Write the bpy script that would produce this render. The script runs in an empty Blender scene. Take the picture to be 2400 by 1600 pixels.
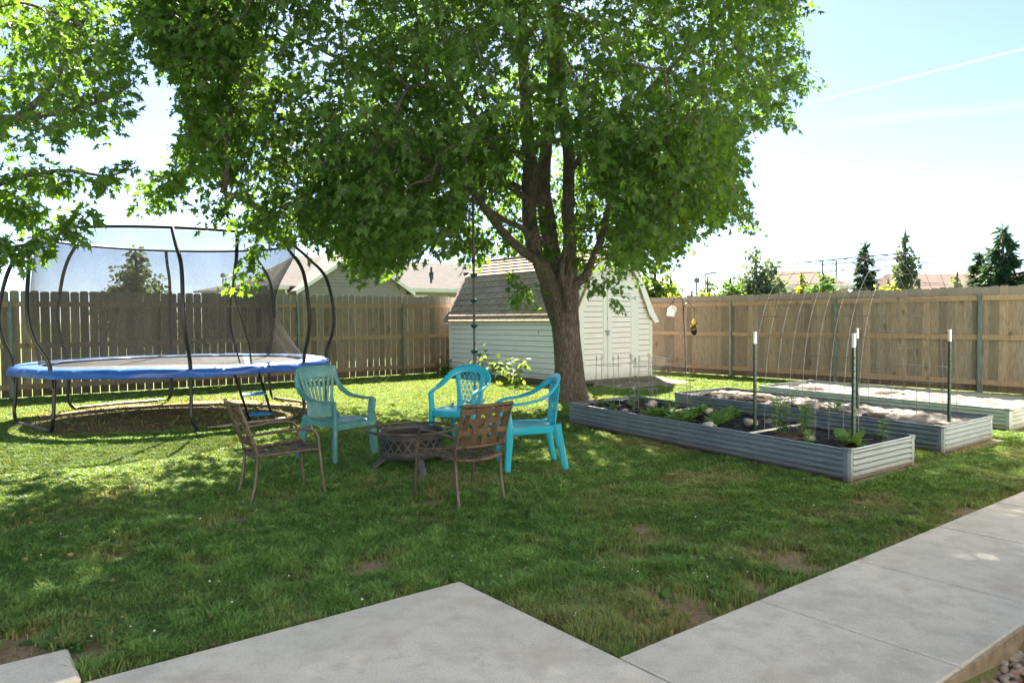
import bpy, bmesh, math, random
import numpy as np
from math import sin, cos, pi, radians, sqrt, atan2, hypot
from mathutils import Vector, Matrix
random.seed(11); rng = np.random.default_rng(7)
sc = bpy.context.scene; col = sc.collection

# ------------------------------------------------------------------ camera
FPX, CAMH = 1748.0, 1.4
RC = (Matrix.Rotation(pi/2 - radians(1.77), 3, 'X') @ Matrix.Rotation(radians(-0.45), 3, 'Z'))
def ray(x, y): return RC @ Vector(((x-1200)/FPX, -(y-800)/FPX, -1))
def G(x, y, z=0.0):
    d = ray(x, y); s = (z-CAMH)/d.z; return Vector((d.x*s, d.y*s, z))
def P(x, y, Y):
    d = ray(x, y); s = Y/d.y; return Vector((d.x*s, Y, CAMH+d.z*s))
RCT = np.array(RC.transposed())
def proj(pts):
    v = (np.asarray(pts) - np.array([0, 0, CAMH])) @ RCT.T
    return 1200+FPX*v[:, 0]/-v[:, 2], 800-FPX*v[:, 1]/-v[:, 2]
cam = bpy.data.cameras.new('camera'); cam.sensor_width = 36; cam.lens = FPX/2400*36
cam.clip_end = 2000; cam.clip_start = 0.05
co = bpy.data.objects.new('camera', cam); col.objects.link(co); co.location = (0, 0, CAMH)
co.rotation_euler = RC.to_euler(); sc.camera = co
# yard axes: a runs along the back fence, b along the side fence
ANG = atan2(0.6176, 0.7865)
def W(a, b, z=0.0): return Vector((cos(ANG)*a - sin(ANG)*b, sin(ANG)*a + cos(ANG)*b, z))
def toab(X, Y): return X*cos(ANG)+Y*sin(ANG), -X*sin(ANG)+Y*cos(ANG)

# ------------------------------------------------------------------ materials
MATS = {}
class NT:
    def __init__(s, name):
        s.m = bpy.data.materials.new(name); s.m.use_nodes = True; s.t = s.m.node_tree
        s.t.nodes.clear(); s.out = s.t.nodes.new('ShaderNodeOutputMaterial')
    def n(s, kind, **kw):
        nd = s.t.nodes.new('ShaderNode'+kind)
        for k, v in kw.items():
            if k in nd.inputs: nd.inputs[k].default_value = v
            else: setattr(nd, k, v)
        return nd
    def l(s, a, b): s.t.links.new(a, b)
    def coord(s, scale=(1, 1, 1), kind='Object'):
        tc = s.n('TexCoord'); mp = s.n('Mapping'); mp.inputs['Scale'].default_value = scale
        s.l(tc.outputs[kind], mp.inputs['Vector']); return mp.outputs['Vector']
    def noise(s, vec, scale, detail=4, rough=.6):
        nd = s.n('TexNoise'); nd.inputs['Scale'].default_value = scale; nd.inputs['Detail'].default_value = detail
        nd.inputs['Roughness'].default_value = rough; s.l(vec, nd.inputs['Vector']); return nd.outputs['Fac']
    def ramp(s, fac, stops):
        r = s.n('ValToRGB'); e = r.color_ramp.elements
        while len(e) < len(stops): e.new(.5)
        for i, (p, c) in enumerate(stops):
            e[i].position = p; e[i].color = (c if len(c) == 4 else (*c, 1)) if hasattr(c, '__len__') else (c, c, c, 1)
        s.l(fac, r.inputs['Fac']); return r.outputs['Color']
    def mix(s, fac, a, b, mode='MIX'):
        m = s.n('Mix', data_type='RGBA', blend_type=mode)
        for sock, v in ((m.inputs[0], fac), (m.inputs[6], a), (m.inputs[7], b)):
            if hasattr(v, 'is_output'): s.l(v, sock)
            elif hasattr(v, '__len__'): sock.default_value = (*v, 1) if len(v) == 3 else v
            else: sock.default_value = v
        return m.outputs[2]
    def math(s, op, a, b=None, clamp=False):
        m = s.n('Math', operation=op, use_clamp=clamp)
        for i, v in enumerate((a, b)):
            if v is None: continue
            if hasattr(v, 'is_output'): s.l(v, m.inputs[i])
            else: m.inputs[i].default_value = v
        return m.outputs[0]
    def attr(s, name): return s.n('Attribute', attribute_name=name).outputs['Fac']
    def bump(s, h, strength, dist=.01):
        b = s.n('Bump'); b.inputs['Strength'].default_value = strength; b.inputs['Distance'].default_value = dist
        s.l(h, b.inputs['Height']); return b.outputs['Normal']
    def principled(s, color, rough=.6, metal=0, normal=None, spec=.5):
        p = s.n('BsdfPrincipled')
        for k, v in (('Base Color', color), ('Roughness', rough), ('Metallic', metal), ('Specular IOR Level', spec)):
            if hasattr(v, 'is_output'): s.l(v, p.inputs[k])
            elif hasattr(v, '__len__'): p.inputs[k].default_value = (*v, 1)
            else: p.inputs[k].default_value = v
        if normal is not None: s.l(normal, p.inputs['Normal'])
        s.l(p.outputs[0], s.out.inputs[0]); return p
def simple(name, c, rough=.5, metal=0, var=.18, scale=6, bump=0, bscale=60, spec=.5, dirt=None):
    if name in MATS: return MATS[name]
    t = NT(name); v = t.coord(); f = t.noise(v, scale)
    lo = tuple(x*(1-var) for x in c); hi = tuple(min(1, x*(1+var)) for x in c)
    cc = t.ramp(f, [(.3, lo), (.7, hi)])
    if dirt:
        g = t.ramp(t.noise(v, dirt[1], 6, .7), [(dirt[2], 0.), (dirt[2]+.15, 1.)]); cc = t.mix(g, cc, dirt[0])
    rr = t.math('ADD', rough-.08, t.math('MULTIPLY', t.noise(v, scale*3), .16))
    nm = t.bump(t.noise(v, bscale, 5), bump) if bump else None
    t.principled(cc, rr, metal, nm, spec); MATS[name] = t.m; return t.m

def mat_wood(name, base, dark, grey, side):
    t = NT(name); v = t.coord((9, 9, 1.1)); r = t.attr('rnd')
    g = t.noise(v, 5, 6, .65)
    c = t.ramp(g, [(.25, dark), (.75, base)])
    tint = t.ramp(r, [(0, (.55, .53, .52)), (.3, (.8, .8, .8)), (.5, (1.0, .93, .86)), (.75, (.95, .97, .98)), (1, (1.3, 1.2, 1.05))])
    c = t.mix(1., c, tint, 'MULTIPLY')
    v2 = t.coord((1, 1, .5)); vo = t.n('TexVoronoi', feature='F1'); vo.inputs['Scale'].default_value = 4.2
    wob = t.n('VectorMath', operation='ADD'); nz = t.n('TexNoise'); nz.inputs['Scale'].default_value = 9; t.l(v2, nz.inputs['Vector'])
    sc2 = t.n('VectorMath', operation='SCALE'); sc2.inputs['Scale'].default_value = .09; t.l(nz.outputs['Color'], sc2.inputs[0])
    t.l(v2, wob.inputs[0]); t.l(sc2.outputs[0], wob.inputs[1]); t.l(wob.outputs[0], vo.inputs['Vector'])
    k = t.ramp(vo.outputs['Distance'], [(.06, 1.), (.2, 0.)])
    c = t.mix(t.math('MULTIPLY', k, .7), c, (.05, .032, .02))
    fine = t.noise(t.coord((60, 60, 1.5)), 4, 3)
    c = t.mix(t.math('MULTIPLY', t.ramp(fine, [(.42, 1.), (.6, 0.)]), .5), c, dark)
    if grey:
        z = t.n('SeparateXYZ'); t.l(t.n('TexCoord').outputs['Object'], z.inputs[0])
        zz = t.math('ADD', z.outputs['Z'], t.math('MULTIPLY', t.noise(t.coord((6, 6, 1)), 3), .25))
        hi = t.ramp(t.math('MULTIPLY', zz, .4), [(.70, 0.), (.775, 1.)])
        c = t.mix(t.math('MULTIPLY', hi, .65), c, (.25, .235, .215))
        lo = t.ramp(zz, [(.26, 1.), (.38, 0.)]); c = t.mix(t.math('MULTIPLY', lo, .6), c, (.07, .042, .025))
    t.principled(c, .82, 0, t.bump(g, .25, .004), .25); MATS[name] = t.m; return t.m
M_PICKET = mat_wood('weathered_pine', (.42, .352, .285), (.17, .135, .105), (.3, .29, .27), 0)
M_RAIL = mat_wood('rail_pine', (.50, .375, .265), (.25, .175, .115), None, 0)

def mat_leaf(name, c1, c2, under, trans, tfac=.45):
    t = NT(name); r = t.attr('rnd')
    c = t.ramp(r, [(0, c1), (.75, c2), (1, tuple(x*1.5 for x in c2))])
    geo = t.n('NewGeometry'); c = t.mix(t.math('MULTIPLY', geo.outputs['Backfacing'], .55), c, under)
    p = t.n('BsdfPrincipled'); t.l(c, p.inputs['Base Color']); p.inputs['Roughness'].default_value = .6
    p.inputs['Specular IOR Level'].default_value = .22
    tr = t.n('BsdfTranslucent'); t.l(t.mix(r, tuple(x*.8 for x in trans), tuple(x*1.25 for x in trans)), tr.inputs['Color'])
    mx = t.n('MixShader'); mx.inputs[0].default_value = tfac
    t.l(p.outputs[0], mx.inputs[1]); t.l(tr.outputs[0], mx.inputs[2]); t.l(mx.outputs[0], t.out.inputs[0])
    MATS[name] = t.m; return t.m
M_MAPLE = mat_leaf('maple_leaf', (.024, .066, .012), (.052, .120, .022), (.09, .15, .07), (.20, .38, .022), .41)
M_FAR = mat_leaf('far_leaf', (.06, .10, .035), (.12, .17, .06), (.14, .19, .09), (.22, .30, .06), .35)
M_SPRUCE = mat_leaf('spruce_needle', (.018, .05, .026), (.05, .105, .045), (.05, .10, .055), (.08, .15, .04), .2)
M_OLIVE = mat_leaf('silvery_leaf', (.07, .10, .06), (.15, .19, .12), (.22, .26, .19), (.18, .25, .08), .35)
M_YELLOW = mat_leaf('yellow_leaf', (.17, .21, .03), (.30, .34, .05), (.25, .3, .06), (.5, .55, .05), .45)
M_VEG = mat_leaf('vegetable_leaf', (.045, .11, .03), (.10, .20, .055), (.17, .25, .13), (.22, .40, .05), .4)
M_DILL = mat_leaf('feathery_leaf', (.10, .2, .05), (.2, .32, .09), (.2, .3, .1), (.3, .45, .08), .4)
M_HOSTA = mat_leaf('shrub_leaf', (.025, .06, .014), (.06, .12, .025), (.10, .15, .06), (.26, .36, .03), .4)

def mat_grass():
    t = NT('grass_blade'); r = t.attr('rnd'); d = t.attr('dry')
    g = t.ramp(r, [(0, (.026, .098, .026)), (.5, (.078, .225, .046)), (1, (.20, .40, .11))])
    c = t.mix(d, g, (.36, .30, .15))
    p = t.n('BsdfPrincipled'); t.l(c, p.inputs['Base Color']); p.inputs['Roughness'].default_value = .55
    p.inputs['Specular IOR Level'].default_value = .3
    tr = t.n('BsdfTranslucent'); t.l(t.mix(d, (.26, .33, .04), (.46, .37, .15)), tr.inputs['Color'])
    mx = t.n('MixShader'); mx.inputs[0].default_value = .42
    t.l(p.outputs[0], mx.inputs[1]); t.l(tr.outputs[0], mx.inputs[2]); t.l(mx.outputs[0], t.out.inputs[0])
    return t.m
M_GRASS = mat_grass()
def mat_ground():
    t = NT('lawn_soil'); v = t.coord(); b = t.attr('rnd')
    n1 = t.noise(v, 2.5, 5); n2 = t.noise(v, 45, 4, .7)
    soil = t.ramp(n2, [(.3, (.13, .092, .06)), (.55, (.26, .19, .13)), (.8, (.40, .32, .225))])
    soil = t.mix(t.math('MULTIPLY', n1, .35), soil, (.15, .14, .06))
    grn = t.ramp(t.noise(v, 30, 4, .7), [(.3, (.075, .12, .03)), (.6, (.15, .20, .055)), (.8, (.23, .235, .10))])
    c = t.mix(b, grn, soil)
    t.principled(c, .95, 0, t.bump(t.noise(v, 60, 5, .7), .6, .02), .1); return t.m
M_GROUND = mat_ground()
def mat_concrete():
    t = NT('broom_concrete'); v = t.coord()
    n1 = t.noise(v, 1.3, 5, .6); n2 = t.noise(v, 130, 4, .7); n3 = t.noise(v, 9, 6, .65)
    c = t.ramp(n1, [(.3, (.52, .495, .44)), (.7, (.635, .605, .545))])
    c = t.mix(t.math('MULTIPLY', t.ramp(n3, [(.45, 0.), (.66, 1.)]), .6), c, (.39, .375, .335))
    c = t.mix(t.math('MULTIPLY', t.ramp(n2, [(.36, 1.), (.5, 0.)]), .5), c, (.27, .265, .25))
    n4 = t.noise(t.coord((1, 1, 1)), 2.6, 3); c = t.mix(t.math('MULTIPLY', t.ramp(n4, [(.52, 0.), (.7, 1.)]), .6), c, (.40, .35, .28)); n5 = t.noise(v, .9, 7, .75); c = t.mix(t.math('MULTIPLY', t.ramp(n5, [(.54, 0.), (.62, 1.)]), .35), c, (.33, .32, .29))
    vo = t.n('TexVoronoi'); vo.inputs['Scale'].default_value = 16; t.l(v, vo.inputs['Vector'])
    pit = t.ramp(vo.outputs['Distance'], [(.045, 1.), (.07, 0.)]); pm = t.math('MULTIPLY', pit, t.ramp(t.noise(v, 3), [(.56, 0.), (.6, 1.)]))
    c = t.mix(t.math('MULTIPLY', pm, .8), c, (.12, .115, .105))
    str_ = t.noise(t.coord((130, 9, 1)), 3, 3)
    h = t.math('ADD', n2, t.math('MULTIPLY', str_, .8))
    t.principled(c, .88, 0, t.bump(h, .22, .003), .25); return t.m
M_CONC = mat_concrete()
M_CONCSIDE = simple('tan_concrete_side', (.36, .27, .18), .9, var=.3, scale=14, bump=.4)
def mat_paint(name, c, dirtc, amt=.5):
    t = NT(name); v = t.coord()
    f = t.noise(t.coord((1, 1, 4)), 3, 6, .7)
    cc = t.mix(t.math('MULTIPLY', t.ramp(f, [(.45, 0.), (.75, 1.)]), amt), c, dirtc)
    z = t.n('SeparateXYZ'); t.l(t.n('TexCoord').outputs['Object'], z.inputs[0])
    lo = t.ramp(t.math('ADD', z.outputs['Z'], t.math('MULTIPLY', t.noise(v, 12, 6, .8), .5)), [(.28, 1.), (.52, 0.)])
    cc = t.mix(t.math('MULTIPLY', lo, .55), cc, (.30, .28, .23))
    t.principled(cc, .55, 0, t.bump(t.noise(t.coord((3, 3, 40)), 4), .12, .003), .3); return t.m
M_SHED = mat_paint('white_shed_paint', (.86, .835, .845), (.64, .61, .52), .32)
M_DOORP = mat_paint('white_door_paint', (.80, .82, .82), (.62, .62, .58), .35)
def mat_shingle(name, a, b, c):
    t = NT(name); r = t.attr('rnd'); v = t.coord()
    cc = t.ramp(r, [(0, a), (.6, b), (1, c)])
    n = t.noise(v, 90, 3, .7); cc = t.mix(t.math('MULTIPLY', t.ramp(n, [(.35, 1.), (.55, 0.)]), .4), cc, tuple(x*.5 for x in a))
    t.principled(cc, .92, 0, t.bump(n, .4, .004), .15); return t.m
M_SHINGLE = mat_shingle('tan_shingle', (.38, .285, .205), (.425, .325, .24), (.47, .37, .28))
def mat_farroof(name, a, b, sc_=4):
    t = NT(name); br = t.n('TexBrick'); v = t.coord((1, 1, 1), 'UV')
    br.inputs['Color1'].default_value = (*a, 1); br.inputs['Color2'].default_value = (*b, 1)
    br.inputs['Mortar'].default_value = (*[x*.6 for x in a], 1); br.inputs['Scale'].default_value = sc_; br.inputs['Mortar Size'].default_value = .012
    br.inputs['Brick Width'].default_value = .9; br.inputs['Row Height'].default_value = .5
    t.l(t.coord((1, 1, 2.2)), br.inputs['Vector'])
    n = t.noise(t.coord(), 25, 4); c = t.mix(t.math('MULTIPLY', n, .4), br.outputs['Color'], tuple(x*.8 for x in a))
    t.principled(c, .95, 0, None, .1); return t.m
M_HROOF = mat_farroof('grey_house_roof', (.165, .155, .145), (.20, .19, .178))
M_BROOF = mat_farroof('brown_house_roof', (.13, .10, .086), (.16, .125, .105))
M_SIDING = simple('taupe_siding', (.27, .245, .215), .7, var=.06, scale=2)
M_TRIM = simple('house_trim', (.78, .76, .70), .5, var=.05)
M_OWN = simple('cream_siding', (.85, .83, .78), .6, var=.04)
def mat_bark():
    t = NT('maple_bark'); v = t.coord((6, 6, 1.6)); f = t.noise(v, 5, 8, .7)
    vo = t.n('TexVoronoi', feature='DISTANCE_TO_EDGE'); vo.inputs['Scale'].default_value = 4; t.l(t.coord((9, 9, 2.0)), vo.inputs['Vector'])
    c = t.ramp(f, [(.28, (.070, .058, .048)), (.55, (.165, .140, .118)), (.78, (.28, .245, .21))])
    c = t.mix(t.math('MULTIPLY', t.ramp(vo.outputs['Distance'], [(0, 1.), (.12, 0.)]), .55), c, (.05, .038, .03))
    z = t.n('SeparateXYZ'); t.l(t.n('TexCoord').outputs['Object'], z.inputs[0])
    hi = t.ramp(t.math('MULTIPLY', z.outputs['Z'], .25), [(.42, 0.), (.7, 1.)])
    sm = t.ramp(t.noise(t.coord((2, 2, 5)), 3, 5), [(.3, (.145, .127, .11)), (.7, (.26, .232, .205))])
    c = t.mix(t.math('MULTIPLY', hi, .75), c, sm)
    or_ = t.ramp(t.noise(t.coord(), 3.3, 5), [(.58, 0.), (.72, 1.)]); c = t.mix(t.math('MULTIPLY', or_, .35), c, (.22, .12, .05))
    h = t.math('ADD', f, t.ramp(vo.outputs['Distance'], [(0, 0.), (.2, 1.)]))
    t.principled(c, .9, 0, t.bump(h, .9, .03), .2); return t.m
M_BARK = mat_bark()
M_GALV = simple('galvanised_steel', (.43, .46, .47), .42, .55, var=.12, scale=5, dirt=((.35, .34, .30), 7, .55))
def mat_bed(name, c):
    t = NT(name); v = t.coord(); n = t.noise(t.coord((1, 1, .6)), 3, 5)
    cc = t.ramp(n, [(.3, tuple(x*.85 for x in c)), (.7, tuple(x*1.12 for x in c))])
    z = t.n('SeparateXYZ'); t.l(t.n('TexCoord').outputs['Object'], z.inputs[0])
    lo = t.ramp(t.math('ADD', z.outputs['Z'], t.math('MULTIPLY', t.noise(v, 9, 5, .8), .10)), [(.07, 1.), (.14, 0.)])
    cc = t.mix(t.math('MULTIPLY', lo, .7), cc, (.16, .125, .09))
    fl = t.noise(v, 130, 2); cc = t.mix(t.math('MULTIPLY', t.ramp(fl, [(.4, 1.), (.5, 0.)]), .12), cc, (.2, .21, .22))
    t.principled(cc, .45, .45, None, .5); return t.m
M_BED = mat_bed('corrugated_steel', (.27, .315, .34))
M_BEDIN = mat_bed('corrugated_steel_pale', (.42, .46, .44))
M_POST = simple('green_grey_post', (.17, .205, .19), .5, .4, var=.2)
M_BLACKM = simple('black_tube', (.014, .014, .016), .4, .1, var=.3)
M_GALVT = simple('dull_tube', (.20, .17, .14), .5, .5, var=.3, scale=10)
M_WIRE = simple('grey_wire', (.19, .19, .185), .5, .4, var=.25)
M_DWIRE = simple('dark_wire', (.13, .13, .13), .5, .4, var=.3)
M_TGREEN = simple('green_post_paint', (.012, .045, .026), .4, 0, var=.3)
M_WHITE = simple('white_plastic', (.80, .80, .78), .45, var=.06)
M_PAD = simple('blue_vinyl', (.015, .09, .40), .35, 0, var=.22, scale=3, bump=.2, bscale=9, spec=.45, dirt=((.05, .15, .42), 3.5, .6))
M_PADTOP = simple('sheen_blue_vinyl', (.07, .20, .50), .34, 0, var=.2, scale=2.5, bump=.2, bscale=8, spec=.5, dirt=((.14, .26, .48), 3, .5))  # paler blue for the pad top, its sheen put into the colour
M_BLUESTEP = simple('blue_step', (.04, .22, .58), .3, .2, var=.2)
M_TURQ = simple('turquoise_plastic', (.012, .35, .46), .34, var=.08, scale=3, bump=.08, bscale=200, dirt=((.10, .40, .46), 9, .62))
M_TEAL = simple('faded_teal_plastic', (.055, .20, .205), .5, var=.2, scale=5, bump=.15, dirt=((.19, .33, .32), 22, .55))
M_BROWNT = simple('brown_tube', (.105, .082, .064), .45, .35, var=.2, dirt=((.20, .165, .13), 12, .6))
def mat_strap():
    t = NT('brown_strap'); v = t.coord(); c = t.ramp(t.attr('rnd'), [(0, (.048, .03, .02)), (.6, (.09, .058, .038)), (1, (.135, .092, .062))])
    c = t.mix(t.math('MULTIPLY', t.ramp(t.noise(v, 18, 6, .7), [(.5, 0.), (.65, 1.)]), .5), c, (.21, .165, .12))
    t.principled(c, .6, 0, t.bump(t.noise(v, 220, 3), .2, .002), .3); return t.m
M_STRAP = mat_strap()
M_FIRE = simple('charcoal_steel', (.070, .068, .076), .55, .3, var=.35, scale=7, bump=.2, dirt=((.15, .13, .13), 9, .58))
M_FIRED = simple('sooty_steel', (.02, .019, .018), .8, var=.3)
M_RIM = simple('rusty_ring', (.10, .075, .065), .55, .4, var=.4, scale=12, dirt=((.26, .15, .10), 9, .6))
M_MULCH = simple('black_fabric', (.010, .010, .011), .85, var=.4, scale=8, bump=.8, bscale=14, spec=.15)
def mat_soilbed(name, a, b):
    t = NT(name); v = t.coord(); n = t.noise(v, 26, 6, .75)
    c = t.ramp(n, [(.3, tuple(x*.5 for x in a)), (.5, a), (.72, b)])
    t.principled(c, .95, 0, t.bump(n, .9, .03), .1); return t.m
M_SOIL = mat_soilbed('dark_soil', (.06, .042, .03), (.15, .11, .08))
M_PALE = mat_soilbed('pale_soil', (.07, .055, .042), (.14, .115, .09))
M_FABRIC2 = simple('pale_weed_fabric', (.115, .104, .093), .9, var=.3, scale=4, bump=.7, bscale=9, dirt=((.045, .035, .027), 5, .54))
M_STONE = simple('pale_stone', (.30, .28, .255), .85, var=.3, scale=15, bump=.4)
M_ROPE = simple('twisted_rope', (.10, .095, .085), .9, var=.5, scale=60)
M_DISC = simple('dark_green_disc', (.012, .06, .055), .45, var=.2)
M_SEATD = simple('grey_disc', (.42, .43, .44), .5, var=.15)
M_GLASS = simple('dark_pane', (.03, .035, .04), .12, var=.1, spec=.8)
M_RAMP = mat_wood('old_decking', (.30, .255, .20), (.16, .13, .10), None, 0)
M_POLE = simple('grey_pole', (.20, .19, .18), .8, var=.2)
M_RUST = simple('rusty_wire', (.27, .12, .06), .8, .2, var=.3)
M_ORANGE = simple('orange_stake', (.45, .17, .05), .7, var=.2)
M_YPLAS = simple('yellow_plastic', (.62, .42, .03), .5, var=.2)
def mat_net():
    t = NT('trampoline_net'); v = t.coord()
    n = t.noise(v, 130, 2, .8); big = t.noise(v, 1.6, 3)
    f = t.math('ADD', t.math('MULTIPLY', t.ramp(n, [(.40, 0.), (.60, 1.)]), .12), t.math('MULTIPLY', big, .22))
    f = t.math('ADD', f, .31, True)
    lw = t.n('LayerWeight'); lw.inputs['Blend'].default_value = .35; f = t.math('ADD', f, t.math('MULTIPLY', t.math('POWER', lw.outputs['Facing'], 3.0), .4), True)
    d = t.n('BsdfDiffuse'); d.inputs['Color'].default_value = (.058, .055, .053, 1)
    tl = t.n('BsdfTranslucent'); tl.inputs['Color'].default_value = (.03, .029, .028, 1)
    m1 = t.n('MixShader'); m1.inputs[0].default_value = .2; t.l(d.outputs[0], m1.inputs[1]); t.l(tl.outputs[0], m1.inputs[2])
    tr = t.n('BsdfTransparent'); mx = t.n('MixShader'); t.l(f, mx.inputs[0]); t.l(tr.outputs[0], mx.inputs[1]); t.l(m1.outputs[0], mx.inputs[2])
    t.l(mx.outputs[0], t.out.inputs[0]); return t.m
M_NET = mat_net()
M_MAT = simple('jumping_mat', (.060, .060, .062), .38, var=.25, scale=3, spec=.7, dirt=((.17, .165, .16), 4, .5))

# ------------------------------------------------------------------ mesh builder
class MB:
    def __init__(s): s.v = []; s.f = []; s.a = []; s.cur = .5
    def add(s, vs, fs):
        o = len(s.v); s.v += [tuple(x) for x in vs]; s.a += [s.cur]*len(vs); s.f += [tuple(i+o for i in f) for f in fs]; return s
    def hexa(s, c8): return s.add(c8, [(0, 3, 2, 1), (4, 5, 6, 7), (0, 1, 5, 4), (1, 2, 6, 5), (2, 3, 7, 6), (3, 0, 4, 7)])
    def box(s, p0, p1):
        x0, y0, z0 = p0; x1, y1, z1 = p1
        return s.hexa([(x0, y0, z0), (x1, y0, z0), (x1, y1, z0), (x0, y1, z0), (x0, y0, z1), (x1, y0, z1), (x1, y1, z1), (x0, y1, z1)])
    def tube(s, pts, r, n=8, closed=False):
        pts = [Vector(p) for p in pts]; m = len(pts); rr = r if hasattr(r, '__len__') else [r]*m
        vs = []; u = None
        for i, p in enumerate(pts):
            if closed: t = pts[(i+1) % m]-pts[i-1]
            else: t = pts[min(i+1, m-1)]-pts[max(i-1, 0)]
            if t.length < 1e-9: t = Vector((0, 0, 1))
            t.normalize()
            if u is None: u = t.orthogonal().normalized() if abs(t.z) > .9 or True else None
            u = (u-t*u.dot(t)); u = u.normalized() if u.length > 1e-6 else t.orthogonal().normalized()
            w = t.cross(u)
            for k in range(n):
                an = 2*pi*k/n; vs.append(p+u*(cos(an)*rr[i])+w*(sin(an)*rr[i]))
        fs = []
        for i in range(m if closed else m-1):
            j = (i+1) % m
            for k in range(n): fs.append((i*n+k, i*n+(k+1) % n, j*n+(k+1) % n, j*n+k))
        if not closed: fs += [tuple(range(n))[::-1], tuple((m-1)*n+k for k in range(n))]
        return s.add(vs, fs)
    def strip(s, pts, wv, wd, th, n=8, sq=.55, closed=False):
        """sweep a rounded flat section; wv = broad direction per point"""
        pts = [Vector(p) for p in pts]; m = len(pts)
        W_ = wd if hasattr(wd, '__len__') else [wd]*m; T_ = th if hasattr(th, '__len__') else [th]*m
        wv = [Vector(w) for w in wv] if hasattr(wv[0], '__len__') else [Vector(wv)]*m
        vs = []
        for i, p in enumerate(pts):
            t = (pts[(i+1) % m]-pts[i-1]) if closed else pts[min(i+1, m-1)]-pts[max(i-1, 0)]
            t.normalize()
            w = wv[i]-t*wv[i].dot(t); w.normalize(); nn = t.cross(w)
            for k in range(n):
                an = 2*pi*(k+.5)/n; c, q = cos(an), sin(an)
                c = math.copysign(abs(c)**sq, c); q = math.copysign(abs(q)**sq, q)
                vs.append(p+w*(c*W_[i]/2)+nn*(q*T_[i]/2))
        fs = []
        for i in range(m if closed else m-1):
            j = (i+1) % m
            for k in range(n): fs.append((i*n+k, i*n+(k+1) % n, j*n+(k+1) % n, j*n+k))
        if not closed: fs += [tuple(range(n))[::-1], tuple((m-1)*n+k for k in range(n))]
        return s.add(vs, fs)
    def lathe(s, prof, n=32, c=(0, 0, 0), closed=False):
        m = len(prof); vs = [(c[0]+r*cos(2*pi*k/n), c[1]+r*sin(2*pi*k/n), c[2]+z) for r, z in prof for k in range(n)]
        fs = [(i*n+k, i*n+(k+1) % n, ((i+1) % m)*n+(k+1) % n, ((i+1) % m)*n+k) for i in range(m if closed else m-1) for k in range(n)]
        return s.add(vs, fs)
    def prism(s, poly, z0, z1):
        n = len(poly); vs = [(x, y, z0) for x, y in poly]+[(x, y, z1) for x, y in poly]
        return s.add(vs, [tuple(range(n))[::-1], tuple(range(n, 2*n))]+[(i, (i+1) % n, n+(i+1) % n, n+i) for i in range(n)])
    def extr(s, poly, d):
        """3d polygon extruded along d"""
        d = Vector(d); n = len(poly); vs = [Vector(p) for p in poly]; vs += [p+d for p in vs]
        return s.add(vs, [tuple(range(n))[::-1], tuple(range(n, 2*n))]+[(i, (i+1) % n, n+(i+1) % n, n+i) for i in range(n)])
    def blob(s, c, r, seed=0, sub=2, rough=.25, sq=1.0):
        bm = bmesh.new(); bmesh.ops.create_icosphere(bm, subdivisions=sub, radius=1); rs = random.Random(seed)
        ph = [rs.uniform(0, 6) for _ in range(6)]
        vs = []
        for v in bm.verts:
            p = v.co.copy(); k = 1+rough*(sin(p.x*2.3+ph[0])*sin(p.y*2.1+ph[1])+.6*sin(p.z*3.1+ph[2]+p.x*2)+.3*sin(p.y*5+ph[3]))
            vs.append((c[0]+p.x*k*r[0], c[1]+p.y*k*r[1], c[2]+p.z*k*r[2]))
        fs = [tuple(q.index for q in f.verts) for f in bm.faces]; bm.free(); return s.add(vs, fs)
    def build(s, name, mat, parent=None, smooth=False, fix=True, angle=35):
        me = bpy.data.meshes.new(name); me.from_pydata(s.v, [], s.f)
        if fix:
            bm = bmesh.new(); bm.from_mesh(me); bmesh.ops.recalc_face_normals(bm, faces=bm.faces); bm.to_mesh(me); bm.free()
        at = me.attributes.new('rnd', 'FLOAT', 'POINT'); at.data.foreach_set('value', s.a)
        me.materials.append(mat)
        if smooth:
            me.polygons.foreach_set('use_smooth', [True]*len(me.polygons)); me.set_sharp_from_angle(angle=radians(angle))
        o = bpy.data.objects.new(name, me); col.objects.link(o)
        if parent is not None: o.parent = parent
        return o
def tag(o, label=None, cat=None, group=None, kind=None):
    for k, v in (('label', label), ('category', cat), ('group', group), ('kind', kind)):
        if v: o[k] = v
    return o
def thing(name, label, cat, loc=(0, 0, 0), rz=0, group=None):
    o = bpy.data.objects.new(name, None); col.objects.link(o); o.empty_display_size = .1
    o.location = loc; o.rotation_euler = (0, 0, rz); return tag(o, label, cat, group)
def dup(root, loc, rz=0, label=None, group=None, scale=None):
    r = root.copy(); col.objects.link(r); r.location = loc; r.rotation_euler = (0, 0, rz)
    if scale: r.scale = (scale,)*3
    for ch in list(root.children):
        c = ch.copy(); col.objects.link(c); c.parent = r
        for g in list(ch.children):
            d = g.copy(); col.objects.link(d); d.parent = c
    return tag(r, label, None, group)
def npmesh(name, verts, loops, starts, totals, attrs, mat, parent=None, smooth=False):
    me = bpy.data.meshes.new(name); me.vertices.add(len(verts)); me.vertices.foreach_set('co', verts.astype(np.float32).ravel())
    me.loops.add(len(loops)); me.loops.foreach_set('vertex_index', loops.astype(np.int32))
    me.polygons.add(len(starts)); me.polygons.foreach_set('loop_start', starts.astype(np.int32)); me.polygons.foreach_set('loop_total', totals.astype(np.int32))
    for k, v in attrs.items():
        at = me.attributes.new(k, 'FLOAT', 'POINT'); at.data.foreach_set('value', v.astype(np.float32))
    if smooth: me.polygons.foreach_set('use_smooth', np.ones(len(starts), bool))
    me.update(calc_edges=True); me.materials.append(mat)
    o = bpy.data.objects.new(name, me); col.objects.link(o)
    if parent is not None: o.parent = parent
    return o
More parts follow.
